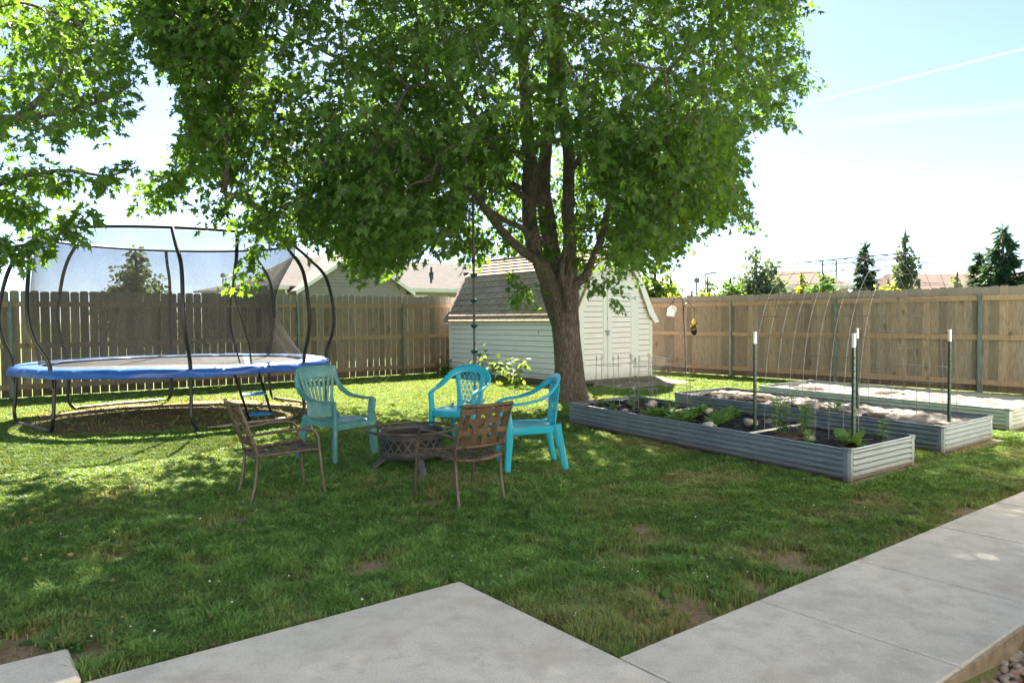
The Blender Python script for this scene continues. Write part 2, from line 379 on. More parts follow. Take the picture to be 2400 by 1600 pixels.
def nrm(v): return v/np.maximum(np.linalg.norm(v, axis=1, keepdims=True), 1e-9)
def leaf_mesh(name, pos, tdir, up, size, rnd, mat, parent, tmpl='maple', origin=(0, 0, 0)):
    if tmpl == 'maple':
        half = [(0, 0), (.30, -.10), (.20, .13), (.56, .30), (.20, .42), (.27, .66), (.11, .62), (0, 1.02)]
    elif tmpl == 'oval': half = [(0, 0), (.26, .2), (.33, .48), (.2, .8), (0, 1.)]
    elif tmpl == 'spray': half = [(0, 0), (.10, .25), (.13, .6), (0, 1.)]
    else: half = [(0, 0), (.42, .35), (.3, .8), (0, 1.)]
    k = len(half); pts = half+[(-x, y) for x, y in half[1:-1]]
    T = np.array([(x, y-.02, -.32*abs(x)-.22*y*y) for x, y in pts]); nv = len(T)
    f1 = list(range(k)); f2 = [0]+[k-1]+[k+i for i in range(k-2)][::-1]
    t = nrm(tdir); x = nrm(np.cross(t, up)); n = np.cross(x, t); N = len(pos)
    xs = (.62+.5*np.modf(np.abs(np.sin(np.arange(N)*12.9898))*437.5)[0])[:, None, None]; cu = (.4+1.6*np.modf(np.abs(np.sin(np.arange(N)*78.233))*437.5)[0])[:, None, None]
    V = pos[:, None, :]-np.array(origin)+size[:, None, None]*(xs*x[:, None, :]*T[None, :, 0:1]+t[:, None, :]*T[None, :, 1:2]+cu*n[:, None, :]*T[None, :, 2:3])
    base = (np.arange(N)*nv)[:, None]
    L = np.concatenate([base+np.array(f1)[None], base+np.array(f2)[None]], axis=1).ravel()
    st = np.arange(2*N)*k; tot = np.full(2*N, k)
    return npmesh(name, V.reshape(-1, 3), L, st, tot, {'rnd': np.repeat(rnd, nv)}, mat, parent)
def vnoise(x, y, s, seed=0):
    x = np.asarray(x)*s+seed*17.3; y = np.asarray(y)*s+seed*9.1; xi = np.floor(x); yi = np.floor(y); fx = x-xi; fy = y-yi
    h = lambda a, b: np.modf(np.abs(np.sin(a*127.1+b*311.7+seed)*43758.5453))[0]
    fx = fx*fx*(3-2*fx); fy = fy*fy*(3-2*fy)
    return (h(xi, yi)*(1-fx)+h(xi+1, yi)*fx)*(1-fy)+(h(xi, yi+1)*(1-fx)+h(xi+1, yi+1)*fx)*fy
def fbm(x, y, s, seed=0): return (vnoise(x, y, s, seed)+.5*vnoise(x, y, s*2.1, seed+1)+.25*vnoise(x, y, s*4.3, seed+2))/1.75
def inpoly(px, py, poly):
    r = np.zeros(len(px), bool); n = len(poly)
    for i in range(n):
        x0, y0 = poly[i]; x1, y1 = poly[i-1]
        c = ((y0 > py) != (y1 > py)); r ^= c & (px < (x1-x0)*(py-y0)/((y1-y0) if y1 != y0 else 1e-9)+x0)
    return r

# ------------------------------------------------------------------ lawn layout in yard axes
BEDQ = [[(6.68, 7.28), (6.08, 3.16), (7.23, 3.14), (7.98, 7.32)],
        [(8.75, 7.22), (8.03, 3.21), (9.33, 3.22), (10.0, 7.22)],
        [(10.62, 7.03), (10.08, 3.28), (11.7, 3.3), (12.2, 7.05)]]
TRC = Vector((-5.0, 11.24, 0)); TRR = 2.21
SL = .03
sc_c = toab(*G(1091, 1365, SL).xy); gedge_b = toab(*G(2300, 1537, SL).xy)[1]; wedge_b = toab(*G(1900, 1354, SL).xy)[1]
PA, PB = 2.17, 3.22        # patio corner
WB0, WB1 = 1.18, 2.08      # walk
ST_A, ST_B = .43, 3.55     # paving slab
def bare_field(X, Y):
    a, b = X*cos(ANG)+Y*sin(ANG), -X*sin(ANG)+Y*cos(ANG)
    n = fbm(X, Y, 1.5, 3); n2 = fbm(X, Y, 6, 5)
    bare = np.clip((n-.56)*6, 0, 1)*np.clip((n2-.40)*4, 0, 1)*np.clip((8.5-Y)/3, .12, 1)
    de = np.minimum(np.where(b > PB, b-PB, 9), np.where(a > PA, a-PA, 9)); de = np.where((a < PA) & (b > PB), b-PB, np.where((a > PA) & (b > WB1), np.minimum(np.where(b < PB, a-PA, 9), b-WB1), 9))
    bare = np.maximum(bare, np.clip(1.15-de/.16, 0, 1)*np.clip((n2-.38)*5, 0, 1))
    bare = np.maximum(bare, .55*np.clip(1-de/.5, 0, 1)*np.clip((n-.5)*7, 0, 1))
    for px, py, r in ((1837, 1318, .20), (1510, 1243, .12), (290, 1285, .2), (730, 1345, .13), (860, 1330, .16), (1760, 1370, .14), (470, 1330, .14), (1250, 1275, .08), (60, 1530, .25), (140, 1545, .2), (1640, 1435, .25), (2040, 1180, .12)):
        g = G(px, py); d = np.hypot(X-g.x, (Y-g.y)*.8)/r+(n2-.5)*1.9+(vnoise(X, Y, 17, 6)-.5)*.9; bare = np.maximum(bare, np.clip(1.25-d, 0, 1))
    d = np.hypot(X-TRC.x, Y-TRC.y)/2.25+(n-.5)*.35; bare = np.maximum(bare, np.clip((1.0-d)*6, 0, .985-.12*(n2 > .55)))
    for q in BEDQ:
        ca = sum(p[0] for p in q)/4; cb = sum(p[1] for p in q)/4
        bare = np.maximum(bare, np.where((np.abs(a-ca-(b-cb)*.14) < .75+.0*n) & (np.abs(b-cb) < 2.18), np.clip(.4+n2, 0, 1), 0))
    d = np.hypot(X-1.03, Y-12.5)+(n2-.5)*.4; bare = np.maximum(bare, np.clip(1.5-d/.45, 0, 1))
    bare = np.maximum(bare, np.clip(1-np.abs(a-10.25+.15*n2)/.28, 0, 1)*((b > 11) & (b < 16)))
    bare = np.where((a > PA-.3) & (b < WB0), 1, bare)
    return np.clip(bare, 0, 1)
# ground: one sheet, fine near the camera, out to the horizon
def axis(lo, hi, step, far):
    c = list(np.arange(lo, hi+1e-6, step)); e = []; s = step
    x = hi
    while x < far: s *= 1.6; x += s; e.append(x)
    x = lo; s = step; g = []
    while x > -far: s *= 1.6; x -= s; g.append(x)
    return np.array(g[::-1]+c+e)
gx = axis(-12, 12, .12, 700); gy = axis(1, 22, .12, 700)
XX, YY = np.meshgrid(gx, gy); nx, ny = len(gx), len(gy)
ZZ = np.where((np.abs(XX) < 14) & (YY < 24) & (YY > 0), (fbm(XX, YY, .9, 9)-.5)*.03-.012, -.012)
aa, bb = XX*cos(ANG)+YY*sin(ANG), -XX*sin(ANG)+YY*cos(ANG)
ZZ = np.where((aa > PA-.2) & (bb < WB0-.02) & (aa < 30) & (bb > -20), -.10, ZZ)
idx = np.arange(nx*ny).reshape(ny, nx)
Q = np.stack([idx[:-1, :-1], idx[:-1, 1:], idx[1:, 1:], idx[1:, :-1]], -1).reshape(-1, 4)
bare0 = bare_field(XX.ravel(), YY.ravel())*np.where((np.abs(XX.ravel()) < 14) & (YY.ravel() < 20), 1, 0)
g = npmesh('ground', np.stack([XX.ravel(), YY.ravel(), ZZ.ravel()], 1), Q.ravel(), np.arange(len(Q))*4, np.full(len(Q), 4), {'rnd': bare0}, M_GROUND, None, True)
tag(g, kind='structure')

def grass():
    segs = []
    N = 3600000
    Y = 2.3+(19.5-2.3)*rng.random(N)**1.25; X = (rng.random(N)*2-1)*(Y*.74+.9)
    # thin by distance so that near lawn is dense
    jac = (Y*.74+.9)/((Y-2.3+.02)/17.2)**.2      # area each sample stands for, arbitrary units
    dens = np.clip((3.0/Y)**1.25, 0, 1.3)*(Y*.74+.9)/1.6*((Y-2.3+.05)/17.2)**.2
    a, b = X*cos(ANG)+Y*sin(ANG), -X*sin(ANG)+Y*cos(ANG)
    bare = bare_field(X, Y); n = fbm(X, Y, 3.2, 21)
    keep = rng.random(N) < dens*(1-bare*.97)**1.6*(.45+.9*n)
    keep &= ~((a < PA+.01) & (b < PB+.01)); keep &= ~((a >= PA) & (b < WB1+.01)); keep &= ~((a < ST_A+.01) & (b < ST_B+.01))
    for q in BEDQ:
        keep &= ~inpoly(a, b, [(x+(-.0 if i < 2 else .0), y) for i, (x, y) in enumerate(q)])
    keep &= ~((a > 10.42) & (a < 12.9) & (b > 11.15) & (b < 16)); keep &= ~((a > 10.55) & (a < 12.75) & (b > 10.05) & (b < 11.2))
    keep &= (np.hypot(X-1.03, Y-12.57) > .3) & (b < 16.3) & (a < 14.8)
    X, Y = X[keep], Y[keep]; n = n[keep]; bare = bare[keep]; N = len(X)
    D = np.hypot(X, Y); lush = fbm(X, Y, 2.2, 31); tuft = fbm(X, Y, 9, 41)
    h = (.014+.024*lush+.030*np.clip(tuft-.45, 0, 1)*2)*(.5+.9*rng.random(N))*np.clip(1.15-.03*(D-2.5), 1, 1.15)*np.clip(1-bare*.4, .5, 1)*np.clip(1.1-.03*(D-4), .8, 1.15)
    a, b = X*cos(ANG)+Y*sin(ANG), -X*sin(ANG)+Y*cos(ANG)
    w = .0021*np.clip(D/2.9, 1, 3.6)*(.7+.6*rng.random(N))
    th = rng.random(N)*2*pi; lean = (.2+1.5*rng.random(N)**1.5)*h
    dx, dy = np.cos(th), np.sin(th)
    tx, ty = -dy, dx
    z0 = np.full(N, -.02)
    V = np.empty((N, 5, 3))
    V[:, 0] = np.stack([X-tx*w, Y-ty*w, z0], 1); V[:, 1] = np.stack([X+tx*w, Y+ty*w, z0], 1)
    V[:, 2] = np.stack([X+tx*w*.8+dx*lean*.35, Y+ty*w*.8+dy*lean*.35, z0+.02+h*.6], 1); V[:, 3] = np.stack([X-tx*w*.8+dx*lean*.35, Y-ty*w*.8+dy*lean*.35, z0+.02+h*.6], 1)
    V[:, 4] = np.stack([X+dx*lean, Y+dy*lean, z0+.02+h*(1-.25*rng.random(N))], 1)
    bs = (np.arange(N)*5)[:, None]
    L = np.concatenate([bs+np.array([[0, 1, 2, 3]]), bs+np.array([[3, 2, 4]])], 1).ravel()
    st = np.stack([np.arange(N)*7, np.arange(N)*7+4], 1).ravel(); tot = np.tile([4, 3], N)
    dryn = fbm(X, Y, 1.1, 51); dry = np.clip((dryn-.56)*3.0, 0, .62)*np.clip((X+3)/5, .25, 1)+.55*bare
    dry = np.clip(dry*(.3+1.2*rng.random(N))+(rng.random(N) < .06)*.6, 0, 1)
    rnd = np.clip(.10+.45*lush+1.2*(rng.random(N)-.42)+.5*(fbm(X, Y, .7, 61)-.5)+1.1*(tuft-.5), 0, 1)
    o = npmesh('grass', V.reshape(-1, 3), L, st, tot, {'rnd': np.repeat(rnd, 5), 'dry': np.repeat(dry, 5)}, M_GRASS)
    tag(o, 'mown green lawn grass with dry and bare patches', 'grass', kind='stuff'); print('grass', N)
grass()
def weeds():
    pos = []; td = []; up = []; sz = []
    def rosette(c, n, s):
        for _ in range(n):
            an = random.uniform(0, 2*pi); r = random.uniform(0, .03)
            pos.append((c.x+cos(an)*r, c.y+sin(an)*r, .0)); td.append((cos(an), sin(an), random.uniform(.15, .9))); up.append((0, 0, 1)); sz.append(s*random.uniform(.6, 1.2))
    for px, py, n, s in ((1340, 1352, 9, .07), (1620, 1365, 9, .07), (1560, 1400, 8, .06), (330, 1270, 12, .07), (680, 1300, 12, .06), (1180, 1285, 7, .06), (150, 1510, 10, .10), (330, 1465, 14, .06), (1640, 1330, 12, .07), (1700, 1400, 10, .06), (1530, 1440, 9, .06), (110, 1500, 8, .09), (410, 1420, 8, .06), (1390, 1360, 6, .05)):
        for k in range(2 if n > 9 else 1): rosette(G(px+random.uniform(-25, 25)*(k > 0), py+random.uniform(-12, 12)*(k > 0)), n, s)
    for k in range(900):            # clover by the patio and in the shade
        c = G(random.gauss(330, 90), random.gauss(1490, 26)) if k < 650 else G(random.gauss(380, 120), random.gauss(1385, 25))
        a, b = toab(c.x, c.y)
        if (a < PA and b < PB+.02) or (a < ST_A+.03 and b < ST_B+.03): continue
        an = random.uniform(0, 6.28); pos.append((c.x, c.y, random.uniform(.02, .05))); td.append((cos(an), sin(an), random.uniform(-.1, .4))); up.append((random.uniform(-.3, .3), random.uniform(-.3, .3), 1)); sz.append(random.uniform(.014, .026))
    for k in range(260):            # low weeds on the worn ground under the trampoline
        r = 1.95*sqrt(random.random()); an = random.uniform(0, 6.28); c = TRC+Vector((cos(an)*r, sin(an)*r, 0))
        if fbm(np.array([c.x]), np.array([c.y]), 1.6, 77)[0] < .42: continue
        for _ in range(4):
            a2 = random.uniform(0, 6.28); pos.append((c.x+cos(a2)*.02, c.y+sin(a2)*.02, .0)); td.append((cos(a2), sin(a2), random.uniform(.1, .8))); up.append((0, 0, 1)); sz.append(random.uniform(.03, .065))
    n = len(pos); o = leaf_mesh('weeds', np.array(pos), np.array(td), np.array(up, float), np.array(sz), rng.random(n), M_VEG, None, 'oval')
    tag(o, 'broad leaved weeds and clover scattered in the lawn', 'weeds', kind='stuff')
weeds()
def flowers():
    b = MB(); n = 0
    while n < 70:
        c = G(random.uniform(20, 2100), random.uniform(1040, 1560)); a, q = toab(c.x, c.y)
        if (a < PA+.05 and q < PB+.05) or (a > PA and q < WB1+.05) or (a > 6 and q < 7.4 and q > 3): continue
        if random.random() > (3.4/c.y)**.5: continue
        r = random.uniform(.003, .0055); z = random.uniform(.03, .05); b.blob((c.x, c.y, z), (r, r, r*.8), n, 1, .2); n += 1
    tag(b.build('clover_flowers', M_WHITE, None, True), 'tiny white clover flowers dotted over the lawn', 'flowers', kind='stuff')
    pos = []; td = []
    for k in range(110):
        c = G(random.uniform(-50, 2350), random.uniform(1000, 1590)); a, q = toab(c.x, c.y)
        if (a < PA+.03 and q < PB+.03) or (a > PA and q < WB1+.03): continue
        pos.append((c.x, c.y, .035)); an = random.uniform(0, 6.28); td.append((cos(an), sin(an), random.uniform(-.2, .3)))
    n = len(pos); o = leaf_mesh('fallen_leaves', np.array(pos), np.array(td), np.tile([0, 0, 1.], (n, 1))+rng.normal(0, .4, (n, 3)),   .02+.03*rng.random(n), rng.random(n), mat_leaf('dead_leaf', (.16, .10, .05), (.30, .21, .11), (.28, .2, .12), (.3, .2, .08), .2), None, 'maple')
    tag(o, 'few small dry leaves fallen on the lawn', 'fallen leaves', kind='stuff')
flowers()

# ------------------------------------------------------------------ concrete
def slab(name, poly, top=SL, bot=-.09, side=None, edge=.012):
    """poly in yard axes, with an eased top edge"""
    n = len(poly); c = (sum(p[0] for p in poly)/n, sum(p[1] for p in poly)/n)
    ins = []
    for i in range(n):
        p = Vector(poly[i]); e0 = (Vector(poly[i-1])-p).normalized(); e1 = (Vector(poly[(i+1) % n])-p).normalized()
        ins.append(p+(e0+e1)*edge if (e0.x*e1.y-e0.y*e1.x) < 0 else p-(e0+e1)*edge)
    b = MB(); vs = [W(x, y, bot) for x, y in poly]+[W(x, y, top-edge*.8) for x, y in poly]+[W(p.x, p.y, top) for p in ins]
    fs = [tuple(2*n+i for i in range(n))]
    for k in (0, n):
        fs += [(k+i, k+(i+1) % n, k+n+(i+1) % n, k+n+i) for i in range(n)]
    b.add(vs, fs); o = b.build(name, M_CONC); tag(o, kind='structure'); return o
slab('patio', [(PA, PB), (-6, PB), (-6, -6), (PA, -6)])
slab('pavement', [(ST_A, ST_B), (-4, ST_B), (-4, PB+.008), (ST_A, PB+.008)], SL+.02)
joints = [PA+.008, 3.15, 4.08, 5.14, 6.12, 7.1, 8.1, 9.1, 10.1, 11.1, 12.1]
for i in range(len(joints)-1):
    o = slab('path', [(joints[i], WB0), (joints[i+1]-.013, WB0), (joints[i+1]-.013, WB1), (joints[i], WB1)], edge=.008)
b = MB(); p = [W(PA+.01, WB0-.012), W(12.1, WB0-.012), W(12.1, WB0-.002), W(PA+.01, WB0-.002)]
b.prism([(q.x, q.y) for q in p], -.12, SL-.012); tag(b.build('kerb', M_CONCSIDE), kind='structure')
def gravel():
    V = []; F = []; A = []
    bm = bmesh.new(); bmesh.ops.create_icosphere(bm, subdivisions=2, radius=1); tv = np.array([v.co[:] for v in bm.verts]); tf = np.array([[q.index for q in f.verts] for f in bm.faces]); bm.free()
    n = 0; vs = []; fs = []; at = []
    for k in range(4200):
        a = random.uniform(2.3, 5.2); bq = random.uniform(.25, WB0-.02)
        s = random.uniform(.010, .026); R_ = np.array(Matrix.Rotation(random.uniform(0, 6), 3, Vector((random.gauss(0, .25), random.gauss(0, .25), 1))))
        q = tv*(1+.14*np.sin(tv[:, [1, 2, 0]]*3+k))*np.array([s*1.25, s*.95, s*.62]); p = W(a, bq, -.098+random.uniform(0, .035))
        vs.append(q@R_.T+np.array(p)); fs.append(tf+n*len(tv)); at.append(np.full(len(tv), random.random())); n += 1
    fs = np.concatenate(fs); o = npmesh('gravel', np.concatenate(vs), fs.ravel(), np.arange(len(fs))*3, np.full(len(fs), 3), {'rnd': np.concatenate(at)}, M_GRAVEL, None, True)
    tag(o, 'mixed grey and reddish river pebbles beside the concrete path', 'gravel', kind='stuff')
t = NT('river_pebble'); r_ = t.attr('rnd'); c_ = t.ramp(r_, [(0, (.13, .115, .10)), (.25, (.36, .29, .23)), (.45, (.32, .18, .13)), (.6, (.42, .38, .33)), (.8, (.26, .215, .18)), (1, (.58, .51, .42))])
c_ = t.mix(t.math('MULTIPLY', t.noise(t.coord(), 70, 4), .5), c_, (.15, .13, .12)); t.principled(c_, .6, 0, t.bump(t.noise(t.coord(), 120), .2, .004)); M_GRAVEL = t.m
gravel()

# ------------------------------------------------------------------ fences
def picket_poly(w, h, r=.026):
    return [(0, .03), (w, .03), (w, h-r*1.25), (w-r*.35, h-r*.45), (w-r, h), (r, h), (r*.35, h-r*.45), (0, h-r*1.25)]
def fence(name, label, posts, face, along, H, rails, pitch, wid, gapj):
    """along(s, off, z) -> local point; s runs along the fence, off toward the yard"""
    root = thing(name, label, 'fence', W(*along(posts[1], 0)))
    L = root.location
    loc = lambda s, off, z: Vector((*(W(*along(s, off)).xy), z))-Vector((L.x, L.y, 0))
    for s0, s1 in zip(posts[:-1], posts[1:]):
        b = MB(); n = max(1, round((s1-s0)/pitch)); pt = (s1-s0)/n
        for i in range(n):
            b.cur = random.random(); s = s0+i*pt+random.uniform(0, gapj); hh = H+random.uniform(-.012, .012); wdt = wid+random.uniform(-.004, .003)
            tl = random.uniform(-.004, .004); d0 = random.uniform(-.003, .003)
            poly = [loc(s+u+tl*v, -.002+d0, v) for u, v in picket_poly(wdt, hh)]
            b.extr(poly, loc(0, -.018, 0)-loc(0, 0, 0))
        b.build('picket_panel', M_PICKET, root)
        for z in rails:
            b = MB(); b.cur = random.uniform(.3, .9); e = .03
            c8 = [loc(s, o_, zz) for zz in (z-.047, z+.047) for s, o_ in ((s0+e, .004), (s1-e, .004), (s1-e, .042), (s0+e, .042))]
            b.hexa(c8); b.build('rail', M_RAIL, root)
    for s in posts:
        b = MB(); h = rails[0]+.055
        for s_a, s_b, o0, o1 in ((-.045, -.012, .006, .022), (.012, .045, .006, .022), (-.02, -.010, .022, .062), (.010, .02, .022, .062), (-.02, .02, .062, .072)):
            b.hexa([loc(s+q, o_, zz) for zz in (0, h) for q, o_ in ((s_a, o0), (s_b, o0), (s_b, o1), (s_a, o1))])
        b.build('post', M_POST, root)
    return root
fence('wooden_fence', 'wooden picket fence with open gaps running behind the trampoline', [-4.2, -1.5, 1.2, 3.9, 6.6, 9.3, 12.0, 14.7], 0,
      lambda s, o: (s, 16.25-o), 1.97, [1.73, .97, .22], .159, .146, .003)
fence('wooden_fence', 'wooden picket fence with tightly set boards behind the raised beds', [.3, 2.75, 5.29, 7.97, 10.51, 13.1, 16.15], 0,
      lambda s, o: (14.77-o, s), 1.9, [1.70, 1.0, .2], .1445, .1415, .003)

# ------------------------------------------------------------------ shed
def clap(b, x0, x1, z0, z1, expo, fn, lap=.020, gap=.011):
    """clapboard courses; fn(x, out, z) -> point; x0,x1 may be functions of z"""
    z = z0
    while z < z1-1e-4:
        zt = min(z+expo, z1); q0 = (lambda zz: x0(zz)) if callable(x0) else (lambda zz: x0); q1 = (lambda zz: x1(zz)) if callable(x1) else (lambda zz: x1)
        b.cur = random.random()
        if q1(zt)-q0(zt) > .01 or q1(z)-q0(z) > .01:
            zq = zt-gap; b.hexa([fn(q0(z), -.006, z), fn(q1(z), -.006, z), fn(q1(z), lap, z), fn(q0(z), lap, z), fn(q0(zq), -.006, zq), fn(q1(zq), -.006, zq), fn(q1(zq), .003, zq), fn(q0(zq), .003, zq)])
        z = zt
def shed():
    A0, A1, B0, B1 = 10.46, 12.83, 11.28, 15.85; am = (A0+A1)/2
    root = thing('garden_shed', 'white clapboard garden shed with tan barn roof behind the big maple', 'shed', W(A0, B0), ANG)
    wA = A1-A0; wB = B1-B0; m = am-A0
    EZ = 1.34
    b = MB(); clap(b, .02, wB-.02, .08, EZ+.02, .118, lambda x, o, z: (-o, x, z)); b.build('side_wall', M_SHED, root)
    b = MB(); clap(b, .02, wB-.02, .08, EZ+.02, .118, lambda x, o, z: (wA+o, x, z)); b.build('side_wall', M_SHED, root)
    prof = [(-.10, 1.30), (.06, 1.56), (.56, 2.44), (m, 2.86), (wA-.56, 2.44), (wA-.06, 1.56), (wA+.10, 1.30)]
    def lx(z):
        if z <= EZ: return .0
        for (x0, z0), (x1, z1) in zip(prof[:3], prof[1:4]):
            if z0 <= z <= z1: return max(0, x0+(x1-x0)*(z-z0)/(z1-z0))+.01
        return m
    for y, sg in ((0, -1), (wB, 1)):
        b = MB(); clap(b, lambda z: lx(z), lambda z: wA-lx(z), .08, 2.80, .118, lambda x, o, z: (x, y+sg*o, z)); b.build('gable_wall', M_SHED, root)
    b = MB(); b.box((.012, .012, .05), (wA-.012, wB-.012, EZ)); b.prism([(0, 0)], 0, 0) if False else None
    b.extr([(.08, .012, EZ+.001), (wA-.08, .012, EZ+.001), (wA-.6, .012, 2.40), (m, .012, 2.80), (.6, .012, 2.40)], (0, wB-.024, 0)); b.build('backing', simple('gap_shade', (.07, .065, .055), .9), root)  # dark backing behind the course gaps, drawn as shadow lines under the boards
    b = MB(); b.box((.05, -.0195, .06), (1.88, -.0165, 2.06)); b.build('door_gap_shade', simple('gap_shade', (.07, .065, .055), .9), root)  # dark sheet behind the doors, standing in for the shade in their gaps
    b = MB(); b.box((.0, .02, -.02), (wA, wB-.02, .048)); b.build('base', M_RAMP, root)
    for x in (0, wA):
        for y in (0, wB):
            b = MB(); sx = -1 if x == 0 else 1; sy = -1 if y == 0 else 1
            b.box((min(x-sx*.07, x+sx*.022), min(y+sy*.016, y+sy*.03), .06), (max(x-sx*.07, x+sx*.022), max(y+sy*.016, y+sy*.03), EZ)); b.box((min(x+sx*.016, x+sx*.03), min(y-sy*.07, y+sy*.016), .06), (max(x+sx*.016, x+sx*.03), max(y-sy*.07, y+sy*.016), EZ))
            b.build('corner_trim', M_DOORP, root)
    # roof: shingle tabs in courses
    oy = .10
    roof = None
    for sgn in (0, 1):
        b = MB(); mir = (lambda x: x) if sgn == 0 else (lambda x: wA-x)
        segs = [((-.13, 1.33), (.05, 1.585)), ((.05, 1.585), (.545, 2.46)), ((.545, 2.46), (m, 2.90))]
        for (x0, z0), (x1, z1) in segs:
            Ls = hypot(x1-x0, z1-z0); n = max(1, round(Ls/.155)); dx, dz = (x1-x0)/Ls, (z1-z0)/Ls; nx_, nz_ = -dz, dx
            b.cur = .2; b.hexa([(mir(x0+nx_*o), yy, z0+nz_*o) if kk == 0 else (mir(x1+nx_*o), yy, z1+nz_*o) for o in (-.03, 0.) for kk, yy in ((0, -oy), (0, wB+oy), (1, wB+oy), (1, -oy))])
            for k in range(n):
                u0 = Ls*k/n-.012; u1 = Ls*(k+1)/n; off = (k % 2)*.15; y = -oy-.02-off
                while y < wB+oy:
                    ya, yb = max(y, -oy-.012), min(y+.302, wB+oy+.012)
                    if yb-ya > .02:
                        b.cur = random.random(); c = []
                        for u, t0, t1 in ((u0, .022, .038), (u1, .001, .009)):
                            for yy in (ya+.003, yb-.003):
                                c.append([(mir(x0+dx*u+nx_*tt), yy, z0+dz*u+nz_*tt) for tt in (t0, t1)])
                        b.hexa([c[0][0], c[1][0], c[3][0], c[2][0], c[0][1], c[1][1], c[3][1], c[2][1]])
                    y += .31
        b.build('roof', M_SHINGLE, root)
    b = MB(); b.box((m-.07, -oy-.01, 2.895), (m+.07, wB+oy+.01, 2.925)); b.cur = .5; b.build('ridge_cap', M_SHINGLE, root)
    for y, o in ((-oy-.022, 1), (wB+oy+.002, 1)):
        b = MB()
        pts = [(-.15, 1.30), (.035, 1.565), (.535, 2.455), (m, 2.885), (wA-.535, 2.455), (wA-.035, 1.565), (wA+.15, 1.30)]
        low = [(x+(m-x)*.10, z-.125) for x, z in pts]; low[0] = (-.03, 1.27); low[-1] = (wA+.03, 1.27)
        for i in range(6):
            b.extr([(pts[i][0], y, pts[i][1]), (pts[i+1][0], y, pts[i+1][1]), (low[i+1][0], y, low[i+1][1]), (low[i][0], y, low[i][1])], (0, .02, 0))
        b.build('rake_board', M_SHED, root)
    # doors on the gable towards the lawn (local y = 0, outward -y)
    zb, zt = .10, 2.04
    for x0, x1, hs in ((.144, .940, 0), (.956, 1.796, 1)):
        d = MB(); fr = .115
        for p0, p1 in (((x0, zb), (x0+fr, zt)), ((x1-fr, zb), (x1, zt)), ((x0+fr, zt-fr), (x1-fr, zt)), ((x0+fr, zb), (x1-fr, zb+.2))):
            d.box((p0[0], -.052, p0[1]), (p1[0], -.02, p1[1]))
        do = d.build('door', M_DOORP, root)
        p = MB(); clap(p, x0+fr, x1-fr, zb+.2, zt-fr, .112, lambda x, o, z: (x, -.026-o, z), .016, .011); p.build('door_panel', M_SHED, do)
        for z in (zb+.35, zt-.22):
            h = MB(); xh = x0-.01 if hs == 0 else x1+.01; sg = 1 if hs == 0 else -1
            h.box((xh-.018, -.06, z-.045), (xh+.018, -.0525, z+.045)); h.extr([(xh+sg*.018, -.0595, z+.025), (xh+sg*.018, -.0595, z-.025), (xh+sg*.13, -.0595, z-.008), (xh+sg*.13, -.0595, z+.008)], (0, .006, 0)); h.build('hinge', M_GALV, do)
    b = MB(); b.box((.0, -.036, zt+.012), (1.95, -.018, zt+.16)); b.box((.02, -.036, .12), (.132, -.018, zt+.01)); b.box((1.808, -.036, .12), (1.93, -.018, zt+.01)); b.build('door_frame', M_DOORP, root)
    b = MB(); b.box((.86, -.063, 1.09), (1.02, -.0535, 1.13)); b.tube([(.90, -.07, 1.11), (.90, -.09, 1.10), (.93, -.095, 1.07), (.955, -.09, 1.10), (.955, -.07, 1.11)], .006, 6); b.box((.895, -.095, 1.02), (.965, -.07, 1.08)); b.build('latch', M_GALV, root)
    b = MB(); b.tube([(.965, -.055, 1.40), (.94, -.065, 1.41), (.92, -.055, 1.37)], .008, 6); b.build('bolt', M_GALV, root)
    b = MB(); b.tube([(-.03, 1.05, 1.13), (-.05, 1.05, 1.12), (-.05, 1.05, 1.08), (-.03, 1.05, 1.06)], .006, 6); b.build('hook', M_BLACKM, root)
    r = thing('wooden_ramp', 'low weathered plank ramp in front of the shed doors', 'ramp', W(A0+1.2, B0-.5), ANG)
    n = 9
    for i in range(n):
        b = MB(); b.cur = random.random(); y0 = .38-i*.12; z0 = .10-i*.0095
        b.hexa([(-1.08+random.uniform(0, .02), y0-.112, z0-.045), (1.08, y0-.112, z0-.045), (1.08, y0, z0-.038), (-1.08, y0, z0-.038), (-1.08, y0-.112, z0-.008), (1.08, y0-.112, z0-.008), (1.08, y0, z0), (-1.08, y0, z0)]); b.build('board', M_RAMP, r)
shed()

# ------------------------------------------------------------------ smooth path helper
def spline(pts, n=6, closed=False):
    pts = [Vector(p) for p in pts]; m = len(pts); out = []
    for i in range(m if closed else m-1):
        g = lambda k: pts[k % m] if closed else pts[min(max(k, 0), m-1)]
        p0, p1, p2, p3 = g(i-1), g(i), g(i+1), g(i+2)
        for k in range(n):
            t = k/n; out.append(.5*((2*p1)+(p2-p0)*t+(2*p0-5*p1+4*p2-p3)*t*t+(3*p1-p0-3*p2+p3)*t**3))
    if not closed: out.append(pts[-1])
    return out
